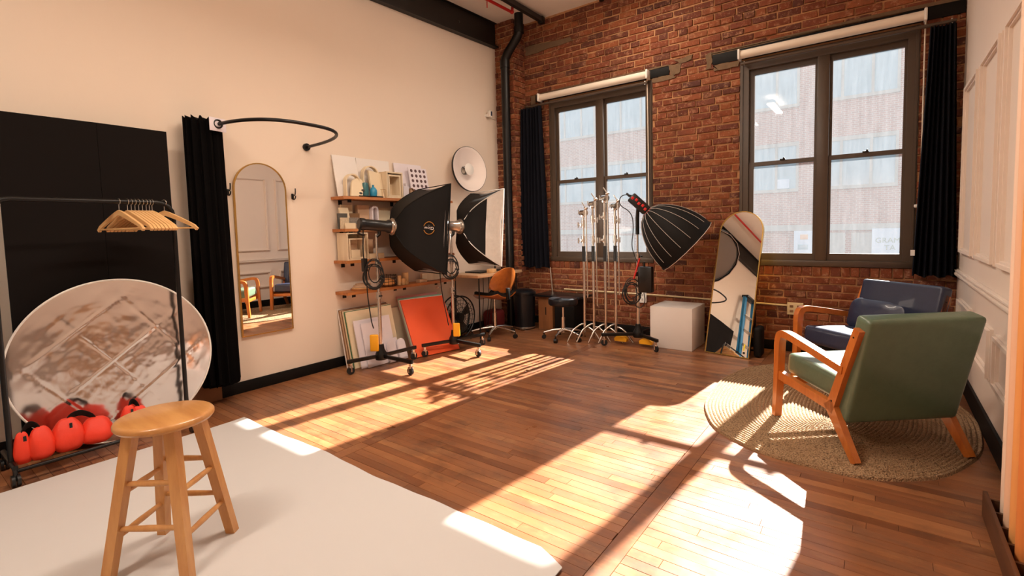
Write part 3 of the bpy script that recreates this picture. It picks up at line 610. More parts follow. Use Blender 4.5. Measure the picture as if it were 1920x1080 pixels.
# ---- sandbags
def pouch(c, sx, sy, sz, rot=0, tilt=0):
    mb = MB(); m4 = Matrix.Translation(c) @ Matrix.Rotation(rot, 4, 'Z') @ Matrix.Rotation(tilt, 4, 'X')
    def fn(i, j):
        a = 2*math.pi*i/40; b = math.pi*j/16; s_ = math.sin(b)**.55
        x, y, z = sx*math.copysign(abs(math.cos(a))**.8, math.cos(a))*s_, sy*math.copysign(abs(math.sin(a))**.8, math.sin(a))*s_, -sz*math.cos(b)
        zz_ = (z/sz+1)/2; x *= 1.08-.80*zz_**2.2; y *= 1.06-.34*zz_**1.5
        w = 1+.09*mnoise.noise(Vector((x*22+c[1]*9, y*26, z*14)))+.04*mnoise.noise(Vector((x*60, y*60+c[1], z*45))); return m4 @ Vector((x*w, y*w, max(z, -sz*.92)))
    return mb.grid(fn, 40, 17, True)
def sandbag(pxs, label, x, zs):
    P0 = [P(px, py, x=x) for px, py in pxs]; t = thing('sandbag', label, 'sandbag', (x, P0[0].y, .12), 'red sandbags on the clothes rack')
    pp = []
    for (p, (w, h, r)) in zip(P0, zs):
        c = Vector((x, p.y, .090+h*.93)); obj('pouch', pouch(c, w*.9, w, h, r), 'red_nylon', t); pp.append(c+Vector((0, 0, h*.86)))
    if len(pp) > 1:
        m_ = (pp[0]+pp[1])/2+Vector((-.02, 0, .045)); path = smooth([pp[0]-Vector((0, 0, .05)), pp[0]+Vector((0, 0, .01)), m_, pp[1]+Vector((0, 0, .01)), pp[1]-Vector((0, 0, .05))]); mb = MB()
        for a, b in zip(path, path[1:]):
            d = (b-a).normalized(); s_ = (X*.35+Z*.9)*.020; nn = d.cross(s_).normalized()*.002; n0 = len(mb.v); mb.add([a-s_-nn, a+s_-nn, b+s_-nn, b-s_-nn, a-s_+nn, a+s_+nn, b+s_+nn, b-s_+nn], [(0, 3, 2, 1), (4, 5, 6, 7), (0, 1, 5, 4), (1, 2, 6, 5), (2, 3, 7, 6), (3, 0, 4, 7)])
        obj('strap', mb, 'black_fabric', t)
    c = pp[0]; obj('name_tag', MB().box((c.x+zs[0][0]*.55, c.y+.01, c.z-.025), (.003, .014, .03), .001, Matrix.Identity(4)), 'black_plastic', t)
sandbag([(42, 840), (77, 830)], 'red saddle sandbag nearest the left end of the clothes rack', .50, [(.042, .092, 0), (.062, .095, .2)])
sandbag([(127, 815), (181, 805)], 'fat red saddle sandbag in the middle of the clothes rack', .48, [(.080, .098, 0), (.085, .080, -.2)])
sandbag([(243, 790), (262, 780)], 'red saddle sandbag partly hidden behind the stool seat', .48, [(.050, .09, 0), (.055, .08, -.2)])
sandbag([(170, 780), (235, 770)], 'red sandbag lying behind the others against the reflector', .46, [(.05, .05, 0), (.05, .05, .2)]) if False else None

# ---- blue stepladder (seen in the floor mirror)
t = thing('stepladder', 'blue fibreglass stepladder leaning on the left wall, seen in the floor mirror', 'ladder', (.45, -5.6, 0)); LT = Vector((.12, -5.60, 3.0)); LB = Vector((.46, -5.76, .0)); ld_ = LT-LB
for s_ in (-1, 1):
    for k, off in ((0, 0), (1, -.10)):
        a = LB+Vector((off, s_*.28, .012)); b = LT+Vector((off*.3, s_*.18, 0)); m4 = along((0, 0, 0), b-a, Y); L = (b-a).length
        mb = MB().box((0, 0, L/2), (.03 if k else .03, .08, L), .004, frame(a, m4.col[0][:3], m4.col[1][:3], m4.col[2][:3])); obj('side_rail', mb, 'ladder_blue', t)
for k in range(1, 9):
    p = LB+ld_*(k/9.3); w = .28-.10*k/9.3; obj('step', MB().box(p+Vector((.01, 0, 0)), (.09, 2*w, .02), .003), 'steel', t)
obj('top_cap', MB().box(LT+Vector((-.01, 0, .02)), (.15, .42, .05), .01), 'black_plastic', t); obj('warning_label', MB().box(LB+ld_*.62+Vector((.062, .19, 0)), (.004, .05, .14)), 'warning_yellow', t)

# ================================================================== SHELVES ON THE LEFT WALL
SY0, SY1 = -2.92, -1.42
def shelf(z, label, seed):
    t = thing('wall_shelf', label, 'shelf', (0, (SY0+SY1)/2, z-.05)); rr = random.Random(seed); n = 40; vs = []
    for i in range(n+1):
        y = SY0+(SY1-SY0)*i/n; e = .215+.010*mnoise.noise(Vector((y*3, seed*3.1, 0)))+.004*rr.uniform(-1, 1); vs += [(.001, y, z), (e-.008, y, z), (e, y, z-.028), (.001, y, z-.028)]
    fs = [(0, 1, 2, 3), tuple(4*n+k for k in range(4))[::-1]]+[(4*i+k, 4*i+(k+1) % 4, 4*i+4+(k+1) % 4, 4*i+4+k) for i in range(n) for k in range(4)]
    obj('board', MB().add(vs, fs), 'shelf_wood', t)
    for y in (SY0+.10, (SY0+SY1)/2, SY1-.12):
        obj('bracket', MB().bb((.0, y-.02, z-.032), (.17, y+.02, z-.0285)).bb((0, y-.02, z-.075), (.006, y+.02, z-.0285)).bb((.155, y-.02, z-.058), (.162, y+.02, z-.0285)), 'black_metal', t)
SH = [1.69, 1.375, 1.065, .755]
for z, l, k in zip(SH, ('live-edge wooden wall shelf, topmost of four', 'live-edge wooden wall shelf, second from the top', 'live-edge wooden wall shelf, third from the top', 'live-edge wooden wall shelf, lowest of four'), range(4)): shelf(z, l, k+1)
def span(pl, pr, x, pyb=None):           # y range on the wall for a pixel range
    return P(pl, 400, x=x).y, P(pr, 400, x=x).y
def lean_board(name, x0, x1, ya, yb, zb, h, th, mat, label, cat='board', group=None, poly=None, solo_=True):
    """flat board: foot at x0, top at x1 (towards the wall), between ya and yb; poly = outline in (u, v)"""
    L = h; dx = x1-x0; up = Vector((dx, 0, math.sqrt(max(L*L-dx*dx, 1e-6)))).normalized(); nn = Y.cross(up); nn = nn if nn.x > 0 else -nn
    m4 = frame((x0, ya, zb), Y, up, nn); w = yb-ya; poly = poly or [(0, 0), (w, 0), (w, L), (0, L)]
    zmin = min((m4 @ Vector((u, v, q))).z for u, v in poly for q in (0, -th)); m4.translation.z += zb-zmin+.0005
    return solo(name, MB().prism(poly, -th, 0, m4), mat, label, cat, group), m4
def arch(w, h, n=16): return [(0, 0), (w, 0), (w, h-w/2)]+[(w/2+w/2*math.cos(math.pi*k/n), h-w/2+w/2*math.sin(math.pi*k/n)) for k in range(1, n)]+[(0, h-w/2)]
z = SH[0]
lean_board('styling_board', .10, .016, -2.90, -2.63, z, .42, .010, 'foam_white', 'tall off-white panel at the left end of the top shelf', 'panel'); lean_board('styling_board', .040, .014, -2.62, -2.20, z, .41, .010, 'foam_white', 'wide off-white panel behind the vases on the top shelf', 'panel')
w = .17; ring = arch(w, .225); inn = [(x*.0+u, v) for x, u, v in [(0, .03, 0)]]
o = thing('arch_prop', 'cream arch-shaped prop with a fallen inner arch on the top shelf', 'prop', (.12, -2.86, z)); 
def archring(w, h, t_, d, m4, n=14):
    a = [(0, 0)]+[(w/2-w/2*math.cos(math.pi*k/n), h-w/2+w/2*math.sin(math.pi*k/n)) for k in range(n+1)]+[(w, 0)]; w2 = w-2*t_
    b = [(t_, 0)]+[(w/2-w2/2*math.cos(math.pi*k/n), h-w/2+w2/2*math.sin(math.pi*k/n)) for k in range(n+1)]+[(w-t_, 0)]; m = len(a); vs = [(x, y, 0) for x, y in a+b]+[(x, y, d) for x, y in a+b]; fs = []
    for i in range(m-1): fs += [(i, i+1, m+i+1, m+i), (2*m+i, 3*m+i, 3*m+i+1, 2*m+i+1), (i, 2*m+i, 2*m+i+1, i+1), (m+i, m+i+1, 3*m+i+1, 3*m+i)]
    fs += [(0, m, 3*m, 2*m), (m-1, 3*m-1, 4*m-1, 2*m-1)]; return MB().add(vs, fs, mat=m4)
obj('arch_frame', archring(w, .225, .012, .05, frame((.11, -2.85, z+.001), Y, Z, X)), 'foam_cream', o); obj('inner_arch', MB().prism(arch(.135, .20), 0, .02, frame((.185, -2.83, z+.004), Y, Vector((-.28, .30, .91)).normalized(), X)), 'foam_cream', o)
o = thing('arch_prop', 'tall cream arch prop standing beside the open box on the top shelf', 'prop', (.10, -2.5, z)); obj('arch_frame', archring(.20, .33, .012, .05, frame((.055, -2.605, z+.001), Y, Z, X)), 'foam_cream', o); obj('inner_arch', MB().prism([(0, 0), (.15, 0), (.15, .26), (0, .285)], 0, .025, frame((.14, -2.545, z+.001), Y, Vector((-.18, 0, .98)).normalized(), X)), 'foam_cream', o)
def vase(x, y, prof, mat, label): solo('vase', MB().lathe(prof, 24, Matrix.Translation((x, y, z+.0135))), mat, label, 'vase')
solo('slate_tray', MB().bb((.145, -2.74, z+.001), (.205, -2.44, z+.013), .003), 'black_plastic', 'thin black tray under the vases and pebbles', 'tray')
vase(.165, -2.635, [(.001, 0), (.032, 0), (.036, .02), (.036, .10), (.030, .125), (.020, .132), (.001, .130)], 'teal_glaze', 'dull teal lidded jar on the black tray'); vase(.178, -2.545, [(.001, 0), (.034, 0), (.038, .02), (.037, .06), (.024, .082), (.011, .09), (.010, .108), (.013, .112), (.001, .11)], 'blue_glaze', 'bright blue narrow-necked vase on the black tray')
solo('pebble', MB().ball((.180, -2.71, z+.0135+.018), .022, (1, 1.4, .8)), 'dark_stone', 'flat grey pebble at the left end of the black tray', 'pebble'); solo('pebble', MB().ball((.176, -2.70+.025, z+.0135+.050), .020, (1, 1.3, .72)), 'dark_stone', 'grey pebble stacked on top of the flat pebble', 'pebble') 
def openbox(name, x0, x1, y0, y1, z0, z1, th, mat, label):
    mb = MB().bb((x0, y0, z0), (x1, y0+th, z1)).bb((x0, y1-th, z0), (x1, y1, z1)).bb((x0, y0+th, z0), (x1, y1-th, z0+th)).bb((x0, y0+th, z1-th), (x1, y1-th, z1)).bb((x0, y0+th, z0+th), (x0+.006, y1-th, z1-th)); return solo(name, mb, mat, label, 'box')
openbox('display_box', .055, .205, -2.39, -2.175, z+.001, z+.275, .014, 'birch_box', 'open-fronted pale wooden box on the top shelf'); openbox('display_box', .07, .200, -2.365, -2.20, z+.016, z+.245, .016, 'birch_box', 'smaller pale wooden frame nested inside the open box on the top shelf')
mb = MB(); y0 = -2.43
for a in (0, .04): mb.cyl((.17+a*.3, y0+a, z+.001), (.17+a*.3, y0+a, z+.085), .0018, n=6)
mb.tube([(.17, y0-.02, z+.086), (.185, y0+.035, z+.086)], .002, 6); solo('wire_stand', mb, 'gold', 'tiny gold wire stand in front of the open box', 'stand')
lean_board('styling_board', .10, .02, -2.14, -1.74, z, .41, .012, 'lilac_white', 'wide lilac-white panel behind the perforated panel', 'panel')
mb = MB().prism([(0, 0), (.075, 0), (.075, .135), (.055, .135), (.055, .165), (.035, .165), (.035, .135), (0, .135)], 0, .04, frame((.15, -2.155, z+.001), Y, Z, X)); solo('castle_block', mb, 'lilac_white', 'small white stepped block next to the open box', 'block')
o = thing('arch_prop', 'small brown-edged arch prop beside the white stepped block', 'prop', (.17, -2.05, z)); obj('arch_frame', archring(.06, .12, .006, .03, frame((.16, -2.065, z+.001), Y, Z, X)), 'brown_board', o); obj('inner_arch', MB().prism(arch(.046, .11), 0, .012, frame((.163, -2.058, z+.001), Y, Z, X)), 'tan_block', o)
bo_, m4 = lean_board('perforated_panel', .155, .085, -1.99, -1.72, z, .365, .012, 'lilac_white', 'white panel with a grid of round holes on the top shelf', 'panel')
hb = Matrix.Translation(-WORG[bo_.name]) @ m4
for i in range(4):
    for j in range(6):
        h = MB().lathe([(.0003, .0007), (.0185, .0007), (.0190, -.002)], 16, m4 @ Matrix.Translation((.042+.062*i, .04+.058*j, .0)))
        d = obj('hole', h, 'hole_shade', bo_)  # flat dark disc paints the shade inside each hole; panel is not pierced
# second shelf
z = SH[1]
lean_board('sample_tile', .15, .10, -2.90, -2.80, z, .21, .02, 'foam_cream', 'narrow cream panel at the left end of the second shelf', 'tile')
def tile(pl, pr, pt, x, mat, label, zs=None, th=.014, cat='tile', name='sample_tile'):
    zb = z if zs is None else zs; a, b = P(pl, 420, x=x).y, P(pr, 420, x=x).y; h = P((pl+pr)/2, pt, x=x).z-zb
    return solo(name, MB().bb((x-th, a, zb+.0006), (x, b, zb+h)), mat, label, cat)
tile(640, 662, 384, .05, 'foam_cream', 'broad cream panel at the back of the second shelf'); tile(634, 652, 400, .13, 'grey_tile', 'speckled dark grey tile on the second shelf'); tile(651, 675, 400, .10, 'brown_board', 'plain brown tile on the second shelf'); tile(639, 655, 408, .165, 'terrazzo', 'speckled cream terrazzo tile on the second shelf'); tile(653, 674, 408, .145, 'marble_dark', 'black and white marbled tile on the second shelf'); tile(648, 667, 418, .195, 'foam_cream', 'small cream tile at the front of the second shelf'); tile(668, 677, 420, .19, 'tan_block', 'small tan tile behind the light head')
tile(672, 693, 385, .08, 'tan_block', 'tan block at the back of the second shelf', th=.05); o = thing('arch_prop', 'narrow white arch prop on the second shelf', 'prop', (.1, -2.3, z)); obj('arch_frame', archring(.085, .235, .02, .05, frame((.07, P(696, 420, x=.1).y, z+.001), Y, Z, X)), 'lilac_white', o); tile(708, 732, 390, .07, 'foam_cream', 'ribbed cream panel next to the narrow white arch')
# third shelf
z = SH[2]
openbox('display_box', .04, .205, -2.90, -2.655, z+.001, z+.27, .012, 'birch_box', 'large open wooden box filling the left of the third shelf'); openbox('display_box', .09, .203, -2.875, -2.69, z+.015, z+.215, .012, 'birch_box', 'smaller wooden frame inside the box on the third shelf')
def blk(y0, y1, h, x0, x1, mat, label, zz=None): return solo('sample_block', MB().bb((x0, y0, (zz or z)+.0006), (x1, y1, (zz or z)+h), .002), mat, label, 'block')
blk(-2.84, -2.745, .135, .12, .14, 'tan_block', 'tan tile standing inside the smaller frame', SH[2]+.027); blk(-2.85, -2.745, .075, .16, .195, 'foam_cream', 'cream block at the front of the smaller frame', SH[2]+.027)
blk(-2.635, -2.54, .20, .06, .13, 'tan_block', 'upright tan block right of the box on the third shelf'); blk(-2.64, -2.45, .055, .15, .19, 'foam_cream', 'long low cream block at the front of the third shelf')
t = thing('table_clock', 'round dark-rimmed disc standing on the third shelf behind the stand', 'prop', (.1, -2.2, z)); obj('rim', MB().lathe([(.05, 0), (.062, 0), (.062, .03), (.05, .03), (.05, 0)], 28, frame((.08, -2.17, z+.063), Y, Z, X)), 'black_plastic', t); obj('face', MB().lathe([(.001, .01), (.051, .01), (.051, .02), (.001, .02)], 28, frame((.08, -2.17, z+.063), Y, Z, X)), 'tan_block', t)
# lowest shelf
z = SH[3]
for i, (r, h, mat, lab) in enumerate(((.10, .014, 'shelf_wood', 'thin dark round board at the bottom of the pile on the lowest shelf'), (.092, .012, 'toy_wood', 'pale round board in the middle of the pile on the lowest shelf'), (.085, .022, 'tan_block', 'tan disc near the top of the pile on the lowest shelf'), (.075, .012, 'tan_block', 'smallest tan disc on top of the pile on the lowest shelf'))):
    zz = z+.0006+sum((.014, .012, .022, .012)[:i])+i*.0006; solo('round_board', MB().lathe([(.001, 0), (r, 0), (r, h), (.001, h)], 32, Matrix.Translation((.108, -2.70+.01*i, zz))), mat, lab, 'board')
mb = MB().lathe([(.030, 0), (.001, .085)][::1]+[], 20, Matrix.Translation((.15, -2.145, z+.0006))); solo('wooden_cone', mb, 'toy_wood', 'small wooden cone on the lowest shelf', 'block')
for px, r, h, lab in ((749, .022, .105, 'slim wooden cylinder next to the wooden cone'), (756, .026, .07, 'short wooden cylinder in the row on the lowest shelf'), (766, .036, .125, 'thick wooden cylinder at the right of the row on the lowest shelf')):
    solo('wooden_cylinder', MB().lathe([(.001, 0), (r, 0), (r, h), (.001, h)], 24, Matrix.Translation((.15 if r < .03 else .10, P(px, 530, x=.15).y, z+.0006))), 'toy_wood', lab, 'block')
mb = MB().prism([(0, .03), (.04, .008), (.12, 0), (.24, 0), (.32, .008), (.36, .03), (.36, .09), (0, .09)], 0, .03, frame((.06, -1.84, z+.001), Y, Z, X)); solo('serving_tray', mb, 'birch_box', 'pale curved tray standing at the right of the lowest shelf', 'tray')
solo('card_box', MB().bb((.12, -1.97, z+.001), (.19, -1.86, z+.035), .003), 'tan_block', 'flat tan box on the lowest shelf', 'box')
t = thing('power_drill_case', 'black wire basket with an orange patterned scarf on the lowest shelf', 'basket', (.12, -2.3, z)) 
mb = MB()
for k in range(4): mb.tube([(.115+.075*math.cos(a), -2.36+.10*math.sin(a), z+.02+k*.032) for a in [2*math.pi*i/28 for i in range(28)]], .003, 6, True)
for i in range(14): a = 2*math.pi*i/14; mb.tube([(.115+.075*math.cos(a), -2.36+.10*math.sin(a), z+.005+q*.12) for q in (0, 1)], .0025, 6)
t.name = 'wire_basket'; WORG['wire_basket'] = Vector((.12, -2.3, z)); obj('wires', mb, 'black_metal', t); obj('scarf', pouch(Vector((.115, -2.36, z+.045)), .065, .085, .043), 'orange_paper', t)

# ---- beauty dish on the wall
t = thing('beauty_dish', 'round white beauty dish hung on the wall near the brick corner', 'reflector dish', (.0, -1.02, 1.83)); bd = Vector((.15, -1.02, 2.105)); dn = Vector((.985, -.10, .10)).normalized(); m4 = along(bd, dn)
obj('bowl', MB().lathe([(.045, -.11), (.08, -.10), (.16, -.07), (.25, -.015), (.275, .004), (.281, .004), (.283, -.004), (.255, -.024), (.165, -.079), (.08, -.109), (.045, -.119)], 56, m4), 'white_print', t)
obj('outer_rim', MB().lathe([(.279, -.02), (.286, -.02), (.287, .002), (.281, .005)], 56, m4), 'black_metal', t); obj('speed_ring', MB().lathe([(.05, -.145), (.055, -.145), (.055, -.105), (.05, -.105)], 28, m4), 'black_metal', t)
df = obj('deflector', MB().lathe([(.001, .012), (.04, .008), (.075, -.010), (.075, -.014), (.04, .003), (.001, .006)], 32, m4), 'white_plastic', t); mb = MB()
for a in (0, 2.1, 4.2): mb.tube([m4 @ Vector((.05*math.cos(a), .05*math.sin(a), -.005)), m4 @ Vector((.048*math.cos(a), .048*math.sin(a), -.105))], .003, 6)
obj('posts', mb, 'black_metal', df)
solo('dish_hook', MB().tube([(0, -1.02, 2.14), (.045, -1.02, 2.14)], .008, 8), 'steel', 'small steel peg holding the beauty dish', 'hook')

# ---- boards leaning under the shelves
mats = ['foam_white', 'brown_board', 'tan_block', 'brown_board', 'foam_cream', 'green_board', 'foam_cream']; labs = ['white foam board at the very back of the leaning stack', 'brown board second from the wall in the leaning stack', 'tan board third from the wall in the leaning stack', 'dark brown board in the middle of the leaning stack', 'cream board just behind the green board', 'green board seen edge-on in the leaning stack', 'large cream board at the front of the leaning stack']
x0 = .14; k = 0
for mt_, lb in zip(mats, labs):
    th = .014 if mt_ != 'foam_cream' else .018; lean_board('foam_board', x0, x0-.125, -2.915+.004*k, -2.33+.004*(k % 3), 0, .585-.004*k, th, mt_, lb, 'board'); x0 += th+.0015; k += 1
lean_board('foam_board', .085, .020, -2.335, -1.80, 0, .50, .012, 'foam_cream', 'cream board flat against the wall behind the orange stack', 'board')
lean_board('foam_board', .295, .185, -2.86, -2.42, 0, .475, .012, 'lilac_white', 'white square board in front of the large cream board', 'board')
st = [(0, 0), (.46, 0), (.46, .19), (.395, .19), (.395, .235), (.335, .235), (.335, .285), (.275, .285), (.275, .335), (.21, .335), (.21, .44), (0, .44)]
lean_board('stepped_board', .325, .225, -2.80, -2.34, 0, .44, .014, 'lilac_white', 'white board cut into steps leaning in front of the square one', 'board', poly=st)
for i, (ya, lab) in enumerate(((-2.56, 'small white arch cut-out left of the other small arch by the caster'), (-2.43, 'small white arch cut-out nearest the orange board'))):
    lean_board('arch_cutout', .362, .305, ya, ya+.10, 0, .22, .02, 'lilac_white', lab, 'cut-out', poly=arch(.10, .22))
BL, BR = Vector((.448, -2.2856, 0)), Vector((.5677, -1.7577, 0)); e = (BR-BL).normalized(); bk = Vector((-e.y, e.x, 0)); th = math.radians(60.5); up = bk*math.cos(th)+Z*math.sin(th); nn = e.cross(up); nn = nn if nn.x > 0 else -nn
for i, (mt_, lab, w, h) in enumerate((('orange_board', 'bright orange board leaning at the front of its stack', .541, .66), ('foam_white', 'white board right behind the orange board', .55, .665), ('foam_cream', 'cream board behind the orange and white boards', .53, .66), ('mint_board', 'mint green board peeking over the orange board', .56, .675), ('pink_board', 'dusty pink board at the back of the orange stack', .52, .70))):
    tk = .016; off = -nn*(i*(tk+.004)); m4 = frame(BL+off, e, up, nn); zm = min((m4 @ Vector((0, 0, q))).z for q in (0, -tk)); m4.translation.z += .001-zm
    solo('foam_board', MB().prism([(0, 0), (w, 0), (w, h), (0, h)], -tk, 0, m4), mt_, lab, 'board')

# ---- rolling light stands
def caster(t, p, d, m='chrome'):
    p = Vector(p); c = obj('caster', MB().cyl(p+Z*.075, p+Z*.105, .013, n=12).box(p+Z*.068, (.036, .036, .014), .003).box(p+Z*.05+d.cross(Z)*.016, (.014, .014, .05)).box(p+Z*.05-d.cross(Z)*.016, (.014, .014, .05)), m, t)
    a = d.cross(Z).normalized(); obj('wheel', MB().cyl(p+Z*.036-a*.010, p+Z*.036+a*.010, .036, n=22), 'black_rubber', c)
def rollstand(name, label, S, angs, R_, zt, secs, lens=None):
    t = thing(name, label, 'light stand', S); S = Vector(S)
    for k, a in enumerate(angs):
        L = R_ if lens is None else lens[k]; d = Vector((math.cos(a), math.sin(a), 0)); m4 = along(S+d*.03+Z*.125, d); obj('leg', MB().box((0, 0, L/2), (.028, .034, L), .003, m4), 'black_metal', t); caster(t, S+d*(L+.0), d)
    obj('hub', MB().lathe([(.001, .09), (.055, .09), (.06, .11), (.055, .15), (.035, .19), (.028, .24), (.001, .24)], 20, Matrix.Translation(S)), 'black_metal', t)
    for z0, z1, r in secs: obj('pole', MB().cyl(S+Z*z0, S+Z*z1, r, n=16), 'chrome', t)
    for z0, z1, r in secs[:-1]:
        c = obj('collar', MB().cyl(S+Z*(z1-.05), S+Z*(z1+.012), r+.009, n=16), 'steel', t); obj('knob', MB().tube([S+Z*(z1-.02), S+Z*(z1-.02)+Vector((.05, -.02, 0))], .006, 8).box(S+Z*(z1-.02)+Vector((.055, -.022, 0)), (.012, .04, .012), .003), 'black_plastic', c)
    return t
def cablecoil(name, label, c, r, n, mat='black_rubber', ax=(.8, .6), parent=None):
    mb = MB(); c = Vector(c); u = Vector((ax[0], ax[1], 0)); w = Vector((ax[1], -ax[0], 0)); rr = random.Random(int(c.x*1000)); pts = []
    for k in range(n*18+1):
        a = 2*math.pi*k/18; q = k//18; pts.append(c+u*(r*(1+.30*math.sin(q*2.3))*math.cos(a)+.012*math.sin(q*3.3))+Z*(r*1.35*(1+.22*math.cos(q*1.7))*math.sin(a)+.02*math.cos(q*2.9))+w*(.018*math.sin(q*1.9)+.003*q-.01))
    mb.tube(pts, .0055, 6); return solo(name, mb, mat, label, 'cable')
S1 = Vector((.425, -2.725, 0)); S2 = Vector((.585, -1.86, 0)); S3 = Vector((2.171, -.55, 0))
def angto(S, q): return math.atan2(q[1]-S[1], q[0]-S[0])
def legs(S, pts): return [angto(S, q) for q in pts], [math.hypot(q[0]-S[0], q[1]-S[1]) for q in pts]
a, L = legs(S1, [(.346, -3.023), (.847, -2.728), (.45, -2.33)]); rollstand('light_stand', 'chrome light stand on casters carrying the softbox nearest the arched mirror', S1, a, .3, 1.3, [(.16, .74, .0175), (.70, 1.06, .0145), (1.02, 1.32, .011)], L)
a, L = legs(S2, [(.472, -2.195), (.962, -1.895), (.66, -1.47)]); rollstand('light_stand', 'chrome light stand on casters in front of the orange board', S2, a, .3, 1.3, [(.16, .70, .0175), (.66, 1.02, .0145), (.98, 1.30, .011)], L)
a, L = legs(S3, [(1.863, -.775), (2.452, -.754), (2.20, -.20)]); rollstand('light_stand', 'light stand on black casters carrying the ribbed round softbox', S3, a, .3, 1.5, [(.16, .64, .0175), (.60, 1.02, .0145), (.98, 1.33, .011)], L)
def pedal(c, d, label, sx=.06, sz=.10): solo('yellow_weight', MB().box((0, 0, 0), (sx, .03, sz), .012, along(c, d) @ Matrix.Rotation(math.pi/2, 4, 'X') if False else frame(c, Vector((.8, .6, 0)), Vector((-.6, .8, 0)), Z), seg=3), 'yellow', label, 'weight')
pedal(S1+Vector((-.02, -.06, .26)), (1, 0, 0), 'yellow tag hanging on the stand nearest the arched mirror', .085, .165); pedal(S2+Vector((.05, -.01, .25)), (1, 0, 0), 'yellow tag hanging on the stand in front of the orange board', .075, .15)
for px, py, lab in ((1165, 634, 'yellow sandbag weight on the left leg of the ribbed softbox stand'), (1212, 640, 'yellow sandbag weight on the right leg of the ribbed softbox stand')):
    q = P(px, py, y=-.60); mb = MB().prism([(-.07, 0), (.07, 0), (.075, .03), (.045, .055), (-.045, .055), (-.075, .03)], -.03, .03, frame((q.x, q.y, .035), X, Z, -Y)); solo('yellow_weight', mb, 'yellow', lab, 'weight')

# ---- softboxes
def softbox(name, label, ring, ax, hw, hh, L, lining, logo):
    ax = Vector(ax).normalized(); e = ax.cross(Z).normalized(); v = e.cross(ax).normalized(); t = thing(name, label, 'softbox', ring)
    if e.x < 0: e = -e
    N_ = 8
    def prof(s): return s**.56                      # bowed rods
    def ptc(cu, cv, s): r0 = .075; k = prof(s); return ring+ax*(L*s)+e*(cu*(r0+(hw-r0)*k))+v*(cv*(r0+(hh-r0)*k))
    cs = [(1, 1), (1, -1), (-1, -1), (-1, 1)]
    def panel(i, s0, s1, ins=0.0):
        c0, c1 = cs[i], cs[(i+1) % 4]
        def fn(a, b):
            s = s0+(s1-s0)*b/N_; p = ptc(*c0, s); q = ptc(*c1, s); u = a/10; m = p+(q-p)*u; cen = ring+ax*(L*s); sag = .022*math.sin(math.pi*u)*s; return m+(cen-m).normalized()*(sag+ins*.004+(.010*mnoise.noise(Vector((a*.9, b*.8+s0*9, i*3.1))) if (lining and s0 > .4) else 0))
        return fn
    for i in range(4):
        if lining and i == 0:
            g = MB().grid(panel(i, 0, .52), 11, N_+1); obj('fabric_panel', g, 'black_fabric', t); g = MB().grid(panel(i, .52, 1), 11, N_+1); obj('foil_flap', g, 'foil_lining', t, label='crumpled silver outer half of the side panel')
        else: obj('fabric_panel', MB().grid(panel(i, 0, 1), 11, N_+1), 'black_fabric', t)
        o2 = obj('inner_lining', MB().grid(panel(i, 0.14, .99, 2.2), 11, N_+1), 'foil_lining', t)
        obj('rod', MB().tube([ptc(*cs[i], k/N_) for k in range(N_+1)], .005, 6), 'foil_lining' if lining and i < 2 else 'black_fabric', t)
    obj('front_edge', MB().tube([ptc(*c, 1) for c in cs], .008, 6, True), 'black_fabric' if not lining else 'white_plastic', t)
    def df(a, b): u, w = a/10*2-1, b/10*2-1; return ring+ax*(L*.93)+e*(u*hw*.93)+v*(w*hh*.93)
    obj('front_diffuser', MB().grid(df, 11, 11), 'white_print', t)
    obj('speed_ring', MB().lathe([(.06, -.012), (.085, -.012), (.085, .012), (.06, .012), (.06, -.012)], 28, along(ring, ax)), 'steel', t)
    if logo:
        g = panel(0, 0, 1); cc = ring*0
        s = .60; p = (ptc(1, 1, s)+ptc(1, -1, s))/2; cen = ring+ax*(L*s); p = p+(cen-p).normalized()*.022*s; p2 = (ptc(1, 1, s+.08)+ptc(1, -1, s+.08))/2; cen2 = ring+ax*(L*(s+.08)); p2 = p2+(cen2-p2).normalized()*.022*(s+.08)
        tx = (p2-p).normalized(); nz = tx.cross(v); nz = nz if nz.dot(CAM-p) > 0 else -nz; nz.normalize(); o_ = p+nz*.010; ty = nz.cross(tx).normalized(); m4 = frame(o_, tx, ty, nz) @ Matrix.Rotation(math.pi, 4, 'Z')
        lg = MB()
        for a0, a1 in ((math.radians(20), math.radians(165)), (math.radians(200), math.radians(345))): lg.tube([m4 @ Vector((.052*math.cos(a), .060*math.sin(a), 0)) for a in [a0+(a1-a0)*k/20 for k in range(21)]], .0042, 6)
        lo_ = obj('logo_ring', lg, 'gold_print', t); text_mesh('Glow', .042, m4 @ Matrix.Translation((0, 0, .001)), 'white_print', lo_); text_mesh('softbox' if False else '-----', .014, m4 @ Matrix.Translation((.004, -.026, .001)), 'white_print', lo_)
    return t
def pitch(ax, deg): ax = Vector(ax).normalized(); return (ax*math.cos(math.radians(deg))-Z*math.sin(math.radians(deg))).normalized()
